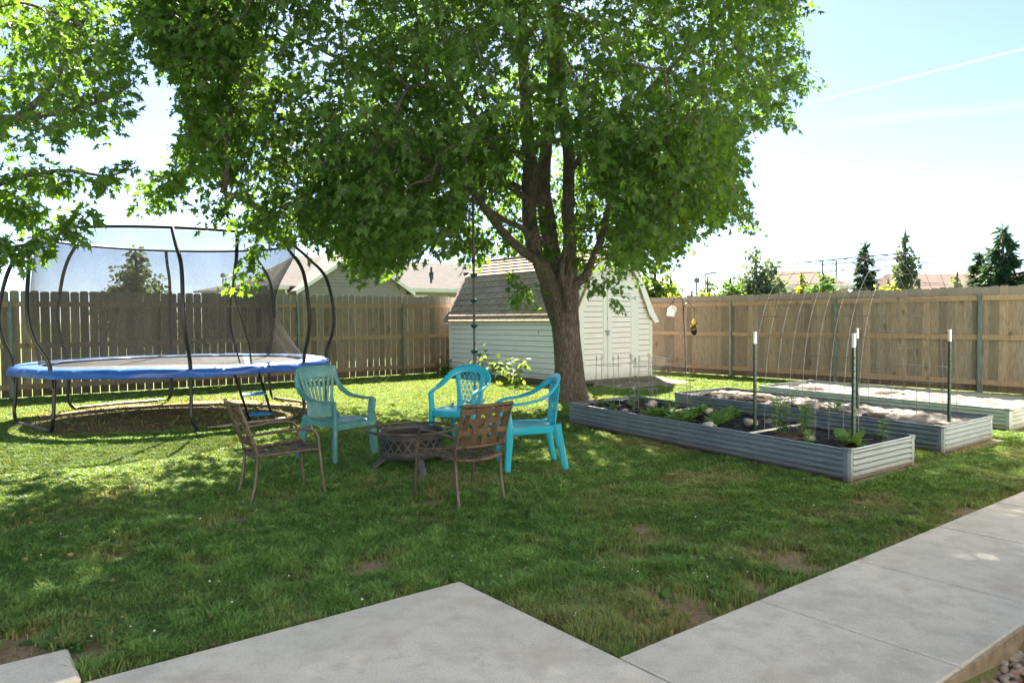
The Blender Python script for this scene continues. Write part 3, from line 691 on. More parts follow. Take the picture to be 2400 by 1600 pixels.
# ------------------------------------------------------------------ trampoline
def trampoline():
    R = TRR; root = thing('trampoline', 'round trampoline with blue pad and black curved safety net poles', 'trampoline', TRC); root.scale = (.962, .962, 1)
    zt = .79
    pol = lambda an, r, z: Vector((cos(radians(an))*r, sin(radians(an))*r, z))
    # mat, gently sagging
    b = MB(); b.lathe([(0.001, zt-.035), (.6, zt-.033), (1.2, zt-.025), (1.75, zt-.012), (1.76, zt-.02), (1.2, zt-.035), (0.001, zt-.045)], 64); b.build('mat', M_MAT, root, True)
    b = MB()
    for k in range(96):
        an = 360*k/96; b.tube([pol(an, 1.745, zt-.015), pol(an, 2.10, zt-.05)], .009, 4)
    b.build('springs', M_GALV, root)
    # pad in bulging sections, top and hanging skirt
    n = 144; vs = []; fs = []
    prof = [(1.86, .008), (1.90, .022), (2.0, .026), (2.13, .024), (2.22, .012), (2.255, -.015), (2.262, -.05), (2.258, -.092), (2.24, -.095), (2.235, -.03), (2.1, .002), (1.9, -.004)]
    top = MB(); skirt = MB()
    def ringpts(pr):
        out = []
        for i, (r, z) in enumerate(pr):
            for k in range(n):
                an = 2*pi*k/n; w = .005*sin(an*8+.7)+.0025*sin(an*23+i)+.0015*sin(an*51+2*i)
                seam = -.012*max(0, 1-abs(((k*8/n+.37) % 1)-.5)*16)
                rr = r+(.014*sin(an*13+1)+.008*sin(an*31+2) if z < -.03 else .004*sin(an*17)); out.append((cos(an)*rr, sin(an)*rr, zt+z+w*(1 if r > 1.88 else .3)+seam))
        return out
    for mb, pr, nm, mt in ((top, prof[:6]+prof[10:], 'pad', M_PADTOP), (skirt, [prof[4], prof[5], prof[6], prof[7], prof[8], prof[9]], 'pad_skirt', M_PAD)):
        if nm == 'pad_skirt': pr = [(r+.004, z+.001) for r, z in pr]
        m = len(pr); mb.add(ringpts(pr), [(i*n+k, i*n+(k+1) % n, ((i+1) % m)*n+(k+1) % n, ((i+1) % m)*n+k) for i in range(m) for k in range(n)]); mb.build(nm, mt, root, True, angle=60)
    b = MB(); b.tube([pol(k*5, 2.16, zt-.075) for k in range(72)], .026, 8, True); b.build('frame_ring', M_BLACKM, root, True)
    # legs, four u shaped pieces
    for a0, a1 in ((208, 250), (297, 343), (375, 431), (478, 525)):
        b = MB(); p0, p1 = pol(a0, 2.16, zt-.09), pol(a1, 2.16, zt-.09); g0, g1 = pol(a0, 2.2, .03), pol(a1, 2.2, .03); m = lambda u: g0.lerp(g1, u)
        b.tube(spline([p0, p0.lerp(g0, .55), g0+(0, 0, .14) if False else g0+Vector((0, 0, .14)), m(.05), m(.14)], 5), .024, 8); b.build('leg', M_BLACKM, root, True); b = MB(); b.tube(spline([p1, p1.lerp(g1, .55), g1+Vector((0, 0, .14)), m(.95), m(.86)], 5), .024, 8)
        b.build('leg', M_BLACKM, root, True)
        b = MB(); b.tube([m(.12), m(.3), m(.5)+Vector((0, 0, .006)), m(.7), m(.88)], .0235, 8); b.build('foot_tube', M_GALVT, root, True)
    # curved poles and top ring
    RC2 = Vector((-.08, 0, 0)); ZR = 2.6
    ring = lambda an, r=1.84: RC2+pol(an, r, ZR)
    poles = [(250, 245, 232), (297, 295, 294), (343, 341, 344), (375, 380, 388), (431, 431, 431), (478, 478, 478), (525, 525, 525), (208, 206, 200)]
    for a0, a1, a2 in poles:
        pm = pol(a1, 2.36, 1.55); pt = ring(a2, 1.85)
        pts = spline([pol(a0, 2.2, zt-.22), pol(a0*.9+a1*.1, 2.22, zt+.1), pol(a1*.7+a0*.3, 2.33, 1.2), pm, pol(a1*.75+a2*.25, 2.25, 2.08), pol(a2*.7+a1*.3, 2.06, 2.38)+RC2*.6, pt], 6)
        b = MB(); b.tube(pts, .027, 8); b.build('pole', M_BLACKM, root, True)
    b = MB(); b.tube([ring(k*5) for k in range(72)], .021, 8, True); b.build('top_ring', M_BLACKM, root, True)
    # net: hourglass on the right, fuller on the left
    nk, nz = 144, 26; vs = []; fs = []
    def netp(k, j):
        an = 360*k/nk; t = j/nz; side = .5+.5*cos(radians(an-20)); z = zt+.0+(ZR-.03-zt)*t
        r = 1.88*(1-t)+1.82*t
        waist = sin(pi*min(1, t*1.08))**1.2
        r -= (.40*side**1.5-.10*(1-side))*waist
        r += .018*sin(radians(an*8))*waist+.007*sin(radians(an*29)+t*9)
        c = RC2*t; return Vector((c.x+cos(radians(an))*r, c.y+sin(radians(an))*r, z+.02*sin(radians(an*16))*(1-t)**3))
    door_k = int(318/360*nk)
    for j in range(nz+1):
        for k in range(nk): vs.append(netp(k, j))
    for j in range(nz):
        for k in range(nk):
            if j < 15 and k in (door_k, door_k+1, door_k+2) and abs(k-door_k-1) <= (1 if 1 < j < 12 else 0): continue
            fs.append((j*nk+k, j*nk+(k+1) % nk, (j+1)*nk+(k+1) % nk, (j+1)*nk+k))
    b = MB(); b.add(vs, fs); b.build('net', M_NET, root, True, False, 180)
    kk = door_k+1.5
    b = MB(); b.strip([netp(kk, 26), netp(kk, 21), netp(kk, 18), netp(kk, 14.5)], pol(360*kk/nk+90, 1, 0), .055, .012); b.build('net_seam', M_BLACKM, root, True)
    for s in (-1, 1):
        b = MB(); b.tube(spline([netp(kk, 15), netp(kk+s*.9, 12), netp(kk+s*1.45, 8), netp(kk+s*1.4, 4), netp(kk+s*1.0-.3, 0)], 4), .011, 6); b.build('door_edge', M_BLACKM, root, True)
    # ladder hooked on the rim
    l0 = P(551, 880, 9.55); g0 = G(588, 989); l1 = P(607, 874, 9.75); g1 = G(642, 984)
    lad = thing('trampoline_ladder', 'small black ladder with two blue steps leaning on the trampoline rim', 'ladder', (g0+g1)/2); o = lad.location.copy()
    for p, q in ((l0, g0), (l1, g1)):
        b = MB(); b.tube([p-o, q-o-Vector((0, 0, .03))], .017, 8); b.build('rail', M_BLACKM, lad, True)
    for u in (.40, .83):
        p, q = l0.lerp(g0, u)-o, l1.lerp(g1, u)-o; b = MB(); b.strip([p, q], (0, 1, .25), .085, .026, 8, .4); b.build('step', M_BLUESTEP, lad, True)
trampoline()

# ------------------------------------------------------------------ chairs (local x = front)
def lattice_chair(loc, rz):
    root = thing('garden_chair', '', 'chair', loc, rz)
    half = [(.285, .25, .60), (.22, .262, .622), (.08, .278, .64), (-.06, .272, .685), (-.155, .235, .755), (-.215, .145, .815), (-.235, .0, .838)]
    wh = [(0, 1, 0), (0, 1, 0), (-.1, 1, .1), (-.3, .85, .45), (-.35, .5, .8), (-.25, .15, .95), (-.22, 0, 1)]
    path = half+[(x, -y, z) for x, y, z in half[-2::-1]]; wv = wh+[(x, -y, z) for x, y, z in wh[-2::-1]]
    wid = [.052, .054, .056, .062, .072, .082, .086]; wid = wid+wid[-2::-1]
    sp = spline(path, 5); sw = spline(wv, 5); sd = [x.x for x in spline([(w, 0, 0) for w in wid], 5)]
    for w in sw: w.normalize()
    b = MB(); b.strip(sp, sw, sd, .026, 10, .6); b.build('arm_frame', M_TURQ, root, True, angle=50)
    for s in (1, -1):
        b = MB(); b.strip(spline([(.285, s*.25, .605), (.275, s*.248, .50), (.265, s*.245, .40)], 3), (1, s*.4, 0), [.066]*7, .03, 10, .5); b.strip(spline([(.262, s*.246, .43), (.275, s*.255, .22), (.292, s*.268, 0)], 4), (1, s*.4, 0), [.082, .078, .074, .07, .066, .062, .058, .055, .052], .036, 10, .5)
        b.build('leg', M_TURQ, root, True, angle=50)
        b = MB(); b.strip(spline([(-.175, s*.212, .43), (-.215, s*.226, .22), (-.262, s*.242, 0)], 4), (1, -s*.35, 0), [.10, .09, .08, .074, .068, .064, .06, .057, .054], .034, 10, .5); b.build('leg', M_TURQ, root, True, angle=50)
    # seat with rolled front and apron
    b = MB(); nx_, ny_ = 12, 12; top = []
    for i in range(nx_+1):
        u = i/nx_; x = -.195+.475*u; hw = .195+.055*min(1, u*1.4)
        for j in range(ny_+1):
            v = j/ny_*2-1; z = .405+.012*u-.022*(1-v*v)*sin(pi*min(1, u*.95))-(.02*max(0, (u-.86)/.14)**2)
            top.append((x-.012*v*v*(u > .9), v*hw, z))
    bot = [(x, y, z-.014) for x, y, z in top]; m = (nx_+1)*(ny_+1); fs = []
    ix = lambda i, j: i*(ny_+1)+j
    for i in range(nx_):
        for j in range(ny_): fs += [(ix(i, j), ix(i+1, j), ix(i+1, j+1), ix(i, j+1)), (m+ix(i, j), m+ix(i, j+1), m+ix(i+1, j+1), m+ix(i+1, j))]
    for i in range(nx_):
        for j in (0, ny_): fs.append((ix(i, j), ix(i+1, j), m+ix(i+1, j), m+ix(i, j)))
    for j in range(ny_):
        for i in (0, nx_): fs.append((ix(i, j), ix(i, j+1), m+ix(i, j+1), m+ix(i, j)))
    b.add(top+bot, fs); b.build('seat', M_TURQ, root, True, angle=50)
    b = MB(); b.strip(spline([(-.19, .205, .385), (.05, .245, .385), (.255, .25, .378), (.283, .2, .376), (.288, 0, .378), (.283, -.2, .376), (.255, -.25, .378), (.05, -.245, .385), (-.19, -.205, .385)], 4), (0, 0, 1), .07, .014, 8, .4); b.build('apron', M_TURQ, root, True, angle=50)
    # back: stiles and triangular lattice
    def S(u, v):
        hw = .115+.05*v; return Vector((-.19-.055*v+.03*u*u*(.4+.6*v), u*hw, .40+.415*v))
    for s in (1, -1):
        b = MB(); b.strip([S(s*(1.0), v) for v in (0, .2, .4, .6, .8, .93)], (0, 1, 0), [.085, .06, .05, .05, .055, .06], .02, 8, .5); b.build('back_stile', M_TURQ, root, True, angle=50)
    b = MB(); nr = 7
    for i in range(1, nr+1):
        v = i/(nr+.4); b.tube([S(u/4, v) for u in range(-4, 5)], .0055, 5)
        v0 = (i-1)/(nr+.4)
        for j in range(-3, 3):
            o = (i % 2)*.5; u0 = (j+o)/3*1.0; ua, ub = (j+.5-o+ (o and .5))/3, 0
            for a, c in ((u0, u0+1/6), (u0+1/3, u0+1/6)):
                if abs(a) <= 1.02 and abs(c) <= 1.02: b.tube([S(a, v0), S(c, v)], .005, 5)
    b.build('back_lattice', M_TURQ, root, True, angle=50)
    return root
c1 = lattice_chair((-.55, 8.25, 0), radians(-111)); c1['label'] = 'turquoise lattice back plastic chair facing the fire pit from behind it'
c1['group'] = 'turquoise plastic chairs'
dup(c1, (.19, 6.98, 0), radians(190), 'turquoise lattice back plastic chair seen from its side, beside the brown chair')

def slat_chair(loc, rz):
    root = thing('slatted_chair', 'faded teal high back plastic chair with vertical slats beside the trampoline', 'chair', loc, rz)
    B = lambda y, z: Vector((-.20-.20*(z-.42)-.03*max(0, z-.8)+.9*y*y*.5, y, z))
    b = MB(); b.strip([B(y, .865) for y in (-.255, -.2, -.1, 0, .1, .2, .255)], (-.25, 0, 1), [.11, .125, .13, .13, .13, .125, .11], .022, 10, .5); b.build('top_rail', M_TEAL, root, True, angle=50)
    for s in (1, -1):
        pts = spline([B(s*.235, .90), (-.265, s*.262, .80), (-.215, s*.272, .70), (-.10, s*.285, .625), (.06, s*.285, .60), (.23, s*.27, .598), (.265, s*.268, .585)], 5)
        wv = spline([(0, 1, .1), (-.2, 1, .2), (-.2, .9, .3), (-.1, 1, .1), (0, 1, 0), (0, 1, 0), (0, 1, 0)], 5)
        b = MB(); b.strip(pts, wv, .062, .026, 10, .5); b.build('arm', M_TEAL, root, True, angle=50)
        b = MB(); b.strip(spline([(.255, s*.265, .60), (.25, s*.258, .50), (.245, s*.25, .40)], 3), (1, s*.5, 0), .075, .032, 10, .5); b.strip(spline([(.245, s*.25, .43), (.26, s*.262, .2), (.275, s*.275, 0)], 3), (1, s*.7, 0), [.10, .095, .09, .086, .082, .078, .074], .045, 10, .45); b.build('leg', M_TEAL, root, True, angle=50)
        b = MB(); b.strip(spline([(-.19, s*.20, .44), (-.25, s*.22, .2), (-.31, s*.24, 0)], 3), (1, -s*.5, 0), [.10, .09, .08, .075, .07, .065, .06], .035, 10, .5); b.build('leg', M_TEAL, root, True, angle=50)
        b = MB(); b.strip(spline([B(s*.225, .86), B(s*.185, .70), B(s*.155, .56), B(s*.165, .42)], 3), (0, 1, 0), [.05, .042, .038, .036, .036, .04, .05, .06, .07, .08], .018, 8, .5); b.build('back_stile', M_TEAL, root, True, angle=50)
    for i in range(6):
        y1 = -.165+.33*i/5; y0 = y1*.62; b = MB()
        b.strip([B(y0, .50), B(y0*.98+y1*.02, .58), B((y0+y1)/2, .70), B(y1, .83)], (0, 1, 0), [.024, .026, .032, .040], .014, 8, .5); b.build('slat', M_TEAL, root, True, angle=50)
    b = MB(); b.strip([B(0, .41), B(0, .53)], (0, 1, 0), [.34, .30], .018, 8, .4); b.build('lower_back', M_TEAL, root, True)
    b = MB(); top = []; n = 10
    for i in range(n+1):
        u = i/n; x = -.21+.50*u; hw = .20+.06*min(1, u*1.5)
        for j in range(n+1):
            v = j/n*2-1; top.append((x, v*hw, .40+.012*u-.02*(1-v*v)*sin(pi*min(1, u))-.03*max(0, (u-.85)/.15)**2))
    m = len(top); bot = [(x, y, z-.05 if (abs(y) > .19 or x > .27) else z-.014) for x, y, z in top]; ix = lambda i, j: i*(n+1)+j; fs = []
    for i in range(n):
        for j in range(n): fs += [(ix(i, j), ix(i+1, j), ix(i+1, j+1), ix(i, j+1)), (m+ix(i, j), m+ix(i, j+1), m+ix(i+1, j+1), m+ix(i+1, j))]
        for j in (0, n): fs.append((ix(i, j), ix(i+1, j), m+ix(i+1, j), m+ix(i, j)))
        for j in (0, n): fs.append((ix(j, i), ix(j, i+1), m+ix(j, i+1), m+ix(j, i)))
    b.add(top+bot, fs); b.build('seat', M_TEAL, root, True, angle=50)
slat_chair((-1.79, 7.52, 0), radians(-33))

def strap_chair(loc, rz):
    root = thing('strap_chair', '', 'chair', loc, rz)
    rear = [(-.275, .205, 0), (-.24, .2, .13), (-.222, .2, .28), (-.222, .205, .38), (-.25, .21, .47), (-.30, .213, .62), (-.355, .215, .765)]
    front = [(.285, .27, 0), (.262, .268, .2), (.245, .262, .38), (.235, .262, .47), (.205, .262, .525), (.15, .26, .548), (.0, .25, .548), (-.268, .214, .525)]
    Z = lambda u: -.222+.46*u
    for s in (1, -1):
        m = lambda p: (p[0], s*p[1], p[2])
        b = MB(); b.tube(spline([m(p) for p in rear], 4), .0125, 8); b.build('back_leg', M_BROWNT, root, True)
        b = MB(); b.tube(spline([m(p) for p in front], 4), .0125, 8); b.build('front_leg', M_BROWNT, root, True)
        b = MB(); b.tube([m((-.222, .2, .362)), m((0, .222, .368)), m((.244, .25, .383))], .011, 8); b.build('seat_rail', M_BROWNT, root, True)
    zz = lambda y, y0: 1-(y/y0)**2
    fr = lambda y: Vector((.247, y, .383-.022*zz(y, .25))); rr = lambda y: Vector((-.222, y, .362-.026*zz(y, .2)))
    bt = lambda y: Vector((-.356-.03*zz(y, .215), y, .765)); bb = lambda y: Vector((-.245-.028*zz(y, .21), y, .452))
    for f, w in ((fr, .25), (rr, .2), (bt, .215), (bb, .21)):
        b = MB(); b.tube([f(w*k/6) for k in range(-6, 7)], .0105, 8); b.build('cross_tube', M_BROWNT, root, True)
    def weave(A, Bf, w0, w1, nl, nt, name):
        # A(y), Bf(y): the two end rails; straps run both ways, over and under
        su = lambda u, t: A(w0*u).lerp(Bf(w1*u), t)
        b = MB(); N = (su(.3, .5)-su(-.3, .5)).cross(su(0, .7)-su(0, .3)).normalized()
        for i in range(nl):
            b.cur = random.random(); u = -1+2*(i+.5)/nl; pts = [su(u, 0)]; 
            for j in range(nt): pts.append(su(u, (j+.5)/nt)+N*(.009 if (i+j) % 2 else -.009))
            pts.append(su(u, 1)); b.strip(pts, (0, 1, 0), .052, .003, 6, .5)
            for e in (0, 1): b.tube([su(u-.055/w0, e), su(u+.055/w0, e)], .0145, 8)
        for j in range(nt):
            b.cur = random.random(); t = (j+.5)/nt; d = (su(0, 1)-su(0, 0)).normalized(); pts = [su(-1.0, t)]
            for i in range(nl): pts.append(su(-1+2*(i+.5)/nl, t)+N*(-.009 if (i+j) % 2 else .009))
            pts.append(su(1.0, t)); b.strip(pts, d, .050, .003, 6, .5)
            for s in (-1, 1): b.tube([su(s, t)-d*.026, su(s, t)+d*.026], .0145, 8)
        b.build(name, M_STRAP, root, True, angle=50)
    weave(rr, fr, .195, .245, 5, 6, 'seat'); weave(bb, bt, .205, .212, 5, 4, 'backrest')
    return root
s1 = strap_chair((-1.88, 5.96, 0), radians(33)); s1['label'] = 'brown strap patio chair seen from its side, nearest the trampoline'; s1['group'] = 'brown strap chairs'
dup(s1, (-.39, 5.76, 0), radians(126), 'brown strap patio chair seen from behind, nearest the turquoise chair')

# ------------------------------------------------------------------ fire pit
def fire_pit():
    root = thing('fire_pit', 'round charcoal steel fire pit with lattice sides and rusty ring', 'fire pit', (-.945, 6.96, 0))
    b = MB(); b.lathe([(.0, .10), (.2, .10), (.262, .115), (.292, .145), (.298, .175), (.299, .19), (.288, .19), (.286, .16), (.25, .125), (.0, .115)], 48); b.build('bowl', M_FIRE, root, True, angle=40)
    b = MB(); b.lathe([(.298, .30), (.303, .365), (.308, .368), (.304, .372), (.294, .366), (.288, .30)], 48, closed=True); b.build('upper_band', M_FIRE, root, True, angle=40)
    b = MB(); b.lathe([(.270, .17), (.270, .34), (.262, .34), (.262, .17)], 48, closed=True); b.build('inner_basket', M_FIRED, root, True)
    b = MB(); b.lathe([(0, .19), (.26, .19), (.26, .18), (0, .18)], 40); b.blob((.06, .02, .21), (.15, .13, .04), 3, 3, .5); b.build('ash', simple('grey_ash', (.12, .115, .11), .95, var=.5, scale=20, bump=.6), root, True)
    b = MB(); n = 22
    for k in range(n):
        for s in (1, -1):
            a0 = 2*pi*k/n; a1 = a0+s*2*pi/n*1.0; pts = []; wv = []
            for i in range(5):
                a = a0+(a1-a0)*i/4; pts.append((cos(a)*.297, sin(a)*.297, .185+.12*i/4)); wv.append((-sin(a), cos(a), 0))
            b.strip(pts, wv, .013, .004, 6)
    b.build('lattice', M_FIRE, root)
    b = MB(); b.tube([(cos(2*pi*k/56)*.415, sin(2*pi*k/56)*.415, .378) for k in range(56)], .0125, 8, True); b.build('outer_ring', M_RIM, root, True)
    for an in (60, 150, 240, 330):
        b = MB(); c, s = cos(radians(an)), sin(radians(an)); b.strip([(c*.30, s*.30, .35), (c*.36, s*.36, .37), (c*.412, s*.412, .376)], (-s, c, 0), .03, .005); b.build('bracket', M_FIRE, root)
    for an in (203, 292, 45, 118):
        b = MB(); c, s = cos(radians(an)), sin(radians(an)); b.strip([(c*.20, s*.20, .145), (c*.27, s*.27, .115), (c*.38, s*.38, .03), (c*.405, s*.405, -.005)], (-s, c, 0), [.07, .068, .06, .062], .042, 8, .45); b.build('leg', M_FIRE, root, True, angle=40)
fire_pit()

# ------------------------------------------------------------------ raised beds
def plane_uv(q, u, v):
    p = [Vector((*W(*c).xy, 0)) for c in q]      # nl, nr, fr, fl ; u along length nl->nr, v near->far
    return p[0].lerp(p[1], u).lerp(p[3].lerp(p[2], u), v)
BEDS = []
def bed(i, label, mat_out, fill, fillb, zfill):
    q = BEDQ[i]; c = plane_uv(q, .5, .5); root = thing('raised_bed', label, 'raised bed', c, 0, 'corrugated raised garden beds')
    H = .275; pt = [plane_uv(q, u, v)-c for u, v in ((0, 0), (1, 0), (1, 1), (0, 1))]
    ctr = sum(pt, Vector())/4
    for k in range(4):
        p, r = pt[k], pt[(k+1) % 4]; d = (r-p).normalized(); out = Vector((d.y, -d.x, 0))
        if out.dot((p+r)/2-ctr) < 0: out = -out
        Ls = (r-p).length; nseg = 2 if Ls > 2 else 1; e = .05
        for sgi in range(nseg):
            b = MB(); a0 = p+d*(e+(Ls-2*e)*sgi/nseg+(.0015 if sgi else 0)); a1 = p+d*(e+(Ls-2*e)*(sgi+1)/nseg)
            prof = []; rows = 5; z = .012; ph = (H-.024)/rows
            for w in range(rows):
                z0 = .012+w*ph
                prof += [(-.004, z0), (-.006, z0+ph*.08), (.004, z0+ph*.22), (.010, z0+ph*.38), (.012, z0+ph*.60), (.010, z0+ph*.82), (.001, z0+ph*.94)]
            prof += [(-.004, H-.012), (.006, H-.010), (.012, H-.004), (.010, H+.003), (0, H+.004)]
            vs = []; m = len(prof)
            for P0 in (a0, a1):
                vs += [P0+out*o+Vector((0, 0, zz)) for o, zz in prof]+[P0+out*(o-.0025)+Vector((0, 0, zz)) for o, zz in prof]
            fs = [(j, j+1, 2*m+j+1, 2*m+j) for j in range(m-1)]+[(m+j, 3*m+j, 3*m+j+1, m+j+1) for j in range(m-1)]
            fs += [(j, m+j, m+j+1, j+1) for j in range(m-1)]+[(2*m+j, 2*m+j+1, 3*m+j+1, 3*m+j) for j in range(m-1)]+[(m-1, 2*m-1, 4*m-1, 3*m-1), (0, 2*m, 3*m, m)]
            b.add(vs, fs); b.build('side_panel' if Ls > 2 else 'end_panel', mat_out, root, True, False, 40)
        if nseg == 2:
            b = MB(); mid = p+d*(Ls/2)
            for zz in (.06, .16, .25): b.blob(mid+out*.014+d*.03+Vector((0, 0, zz)), (.008, .008, .008), 1, 1, 0)
            b.build('bolt', M_GALV, root)
    for k in range(4):
        p = pt[k]; d0 = (pt[k-1]-p).normalized(); d1 = (pt[(k+1) % 4]-p).normalized(); dg = (d0+d1).normalized()
        b = MB(); ins = lambda w, o: None
        po = p-dg*.014; poly = [p+d0*.062-dg*.010, po+d0*.02, po+d1*.02, p+d1*.062-dg*.010, p+d1*.062+dg*.006, p+dg*.02, p+d0*.062+dg*.006]
        b.prism([(x.x, x.y) for x in poly], 0, H+.002); cp = b.build('corner_post', mat_out, root)
        b = MB(); po = p-dg*.022; poly = [p+d0*.075-dg*.016, po+d0*.02, po+d1*.02, p+d1*.075-dg*.016, p+d1*.075+dg*.012, p+dg*.03, p+d0*.075+dg*.012]
        b.prism([(x.x, x.y) for x in poly], H-.022, H+.008); b.build('corner_cap', M_POST, cp)
    # fill with lumpy surface
    b = MB(); nu, nv = 200, 56; vs = []
    for a in range(nu+1):
        for v in range(nv+1):
            u_, v_ = a/nu, v/nv; p = plane_uv(q, .006+.988*u_, .012+.976*v_)-c
            n = fbm(np.array([p.x+i*7]), np.array([p.y]), 2.6, 8)[0]; n2 = fbm(np.array([p.x]), np.array([p.y+i*5]), 9, 14)[0]
            edge = min(v_, 1-v_, u_*3, (1-u_)*3)
            vs.append((p.x, p.y, zfill+(n-.5)*.075+(n2-.5)*.035+.022*(fbm(np.array([p.x*1.0+i]), np.array([p.y*1.0]), 24, 15)[0]-.5)+.02*max(0, .12-edge)/.12))
    ix = lambda a, v: a*(nv+1)+v
    b.add(vs, [(ix(a, v), ix(a+1, v), ix(a+1, v+1), ix(a, v+1)) for a in range(nu) for v in range(nv)]); b.build(fillb, fill, root, True, True, 180)
    # soil mounds opened in the fabric
    rods = {0: (.30, .70), 1: (.36, .72), 2: (.5,)}[i]
    for u in rods:
        p0, p1 = plane_uv(q, u, 0.0)-c, plane_uv(q, u, 1.0)-c; z = H-.045
        b = MB(); b.strip([p0+Vector((0, 0, z)), p1+Vector((0, 0, z))], (0, 0, 1), .022, .008, 6); b.build('tie_rod', M_WHITE, root)
    BEDS.append((q, zfill, root)); return root
bed(0, 'long corrugated steel raised bed nearest the path, lined with black fabric', M_BED, M_MULCH, 'fabric_liner', .215)
bed(1, 'middle corrugated steel raised bed under the far foot of the wire arch', M_BED, M_FABRIC2, 'fabric_liner', .215)
bed(2, 'pale corrugated steel raised bed closest to the tight board fence', M_BEDIN, M_FABRIC2, 'fabric_liner', .215)
def mound(i, u, v, r, mat, h=.05, seed=0):
    q, z, root = BEDS[i]; p = plane_uv(q, u, v)-root.location; b = MB(); b.blob((p.x, p.y, z), (r*1.2, r, h), seed, 3, .35); b.build('soil_mound', mat, root, True)
for k, (u, v) in enumerate(((.03, .25), (.12, .6), (.28, .6), (.93, .4))): mound(0, u, v, .10+.03*(k % 3), M_SOIL, .03, k)
mound(0, .77, .45, .17, M_SOIL, .03, 31)
for k, (u, v) in enumerate(((.2, .5), (.32, .4), (.5, .5), (.62, .35), (.74, .4), (.93, .3))): mound(1, u, v, .16, M_SOIL, .035, k+40)
mound(1, .16, .6, .42, M_PALE, .045, 66)
for k, (u, v) in enumerate(((.12, .5), (.45, .6))): mound(2, u, v, .2, M_SOIL, .03, k+60)
STN = []
for k, (i, u, v, s, lb) in enumerate(((0, .62, .55, .055, 'pale stone beside the green post in the lined bed'), (0, .86, .25, .035, 'small pale stone low in the lined bed near its corner'), (0, .90, .55, .04, 'pinkish stone lying on the black fabric behind the feathery plants'),
        (0, .17, .72, .055, 'pale stone between two tomato cages'), (0, .40, .8, .05, 'brown stone behind the leafy greens'), (1, .82, .3, .05, 'two toned white stone near the front of the middle bed'),
        (1, .55, .35, .05, 'chunky pale stone halfway along the middle bed'), (0, .58, .12, .05, 'flat grey stone at the near edge of the lined bed'))):
    q, z, root = BEDS[i]; p = plane_uv(q, u, v); b = MB(); b.blob((0, 0, 0), (s*1.3, s, s*.75), k+9, 3, .3); b.blob((s*1.1, s*.5, -.01), (s*.6, s*.7, s*.45), k+19, 2, .3)
    o = b.build('stone', M_STONE, None, True); o.location = (p.x, p.y, z+.045); tag(o, lb, 'stone', 'stones lying in the raised beds')

# ------------------------------------------------------------------ plants in the beds
def leafplant(name, label, cat, p, n, hgt, spread, leaf, mat, tm='oval', stems=False, group=None, seed=0):
    rs = np.random.default_rng(seed); root = thing(name, label, cat, p, rs.random()*6, group)
    if stems:
        an = rs.random(n)*2*pi; t = rs.random(n)**.8; r = spread*(.15+.85*rs.random(n))*(.35+.65*np.sin(pi*(.2+.7*t)))
        pos = np.stack([np.cos(an)*r*.8, np.sin(an)*r*.8, hgt*t], 1); td = np.stack([np.cos(an), np.sin(an), .3+.5*rs.random(n)], 1)
        b = MB(); b.tube([(0, 0, -.03), (.01, 0, hgt*.5), (0, .01, hgt*.95)], [.006, .005, .002], 5)
        for k in range(max(5, n//16)):
            t_ = (k+1)/(max(5, n//16)+1); a_ = k*2.4; b.tube([(0, 0, hgt*t_*.85), (cos(a_)*spread*.8, sin(a_)*spread*.8, hgt*min(1, t_*.85+.12))], [.003, .0015], 4)
        b.build('stem', M_VEG, root)
    else:
        an = rs.random(n)*2*pi; el = .15+.9*rs.random(n); pos = np.stack([np.cos(an)*.02, np.sin(an)*.02, hgt*.1*rs.random(n)], 1)+np.stack([np.cos(an)*spread*.3*rs.random(n), np.sin(an)*spread*.3*rs.random(n), hgt*.5*rs.random(n)], 1)
        td = np.stack([np.cos(an)*np.cos(el), np.sin(an)*np.cos(el), np.sin(el)], 1)
    up = np.tile([0, 0, 1.], (n, 1))+rs.normal(0, .3, (n, 3)); sz = leaf*(.6+.7*rs.random(n))
    leaf_mesh('foliage', pos, td, up, sz, rs.random(n), mat, root, tm); return root
def inbed(i, u, v): q, z, r = BEDS[i]; p = plane_uv(q, u, v); return Vector((p.x, p.y, z))
kale = leafplant('leafy_green', 'low leafy green plant in the dense patch inside the lined bed', 'plant', inbed(0, .36, .3), 40, .13, .11, .12, M_VEG, group='leafy greens in the lined bed', seed=1)
for k in range(18):
    u = .345+.215*((k*.618) % 1); v = .12+.78*((k*.7549+.2) % 1)
    dup(kale, inbed(0, u, v), random.uniform(0, 6), scale=random.uniform(.62, 1.0))
for u, v, h, lb in ((.742, .42, .36, 'tall feathery herb on the left of the pair in the lined bed'), (.80, .5, .30, 'shorter feathery herb to the right of the tall one')):
    leafplant('herb_plant', lb, 'plant', inbed(0, u, v), 420, h, .10, .045, M_DILL, 'spray', True, seed=int(u*100))
for i, u, v, h, s, lb in ((0, .885, .1, .14, .05, 'tiny feathery seedling in front of the green post'), (0, .96, .78, .22, .07, 'feathery young herb at the near corner of the lined bed'), (1, .46, .35, .16, .06, 'sparse feathery seedling in the middle bed')):
    leafplant('seedling', lb, 'plant', inbed(i, u, v), 150, h, s, .035, M_DILL, 'spray', True, seed=int(u*77))
leafplant('squash_plant', 'bright broad leaved young squash beside the green post', 'plant', inbed(0, .93, .42), 18, .12, .12, .15, M_VEG, 'round', seed=5)
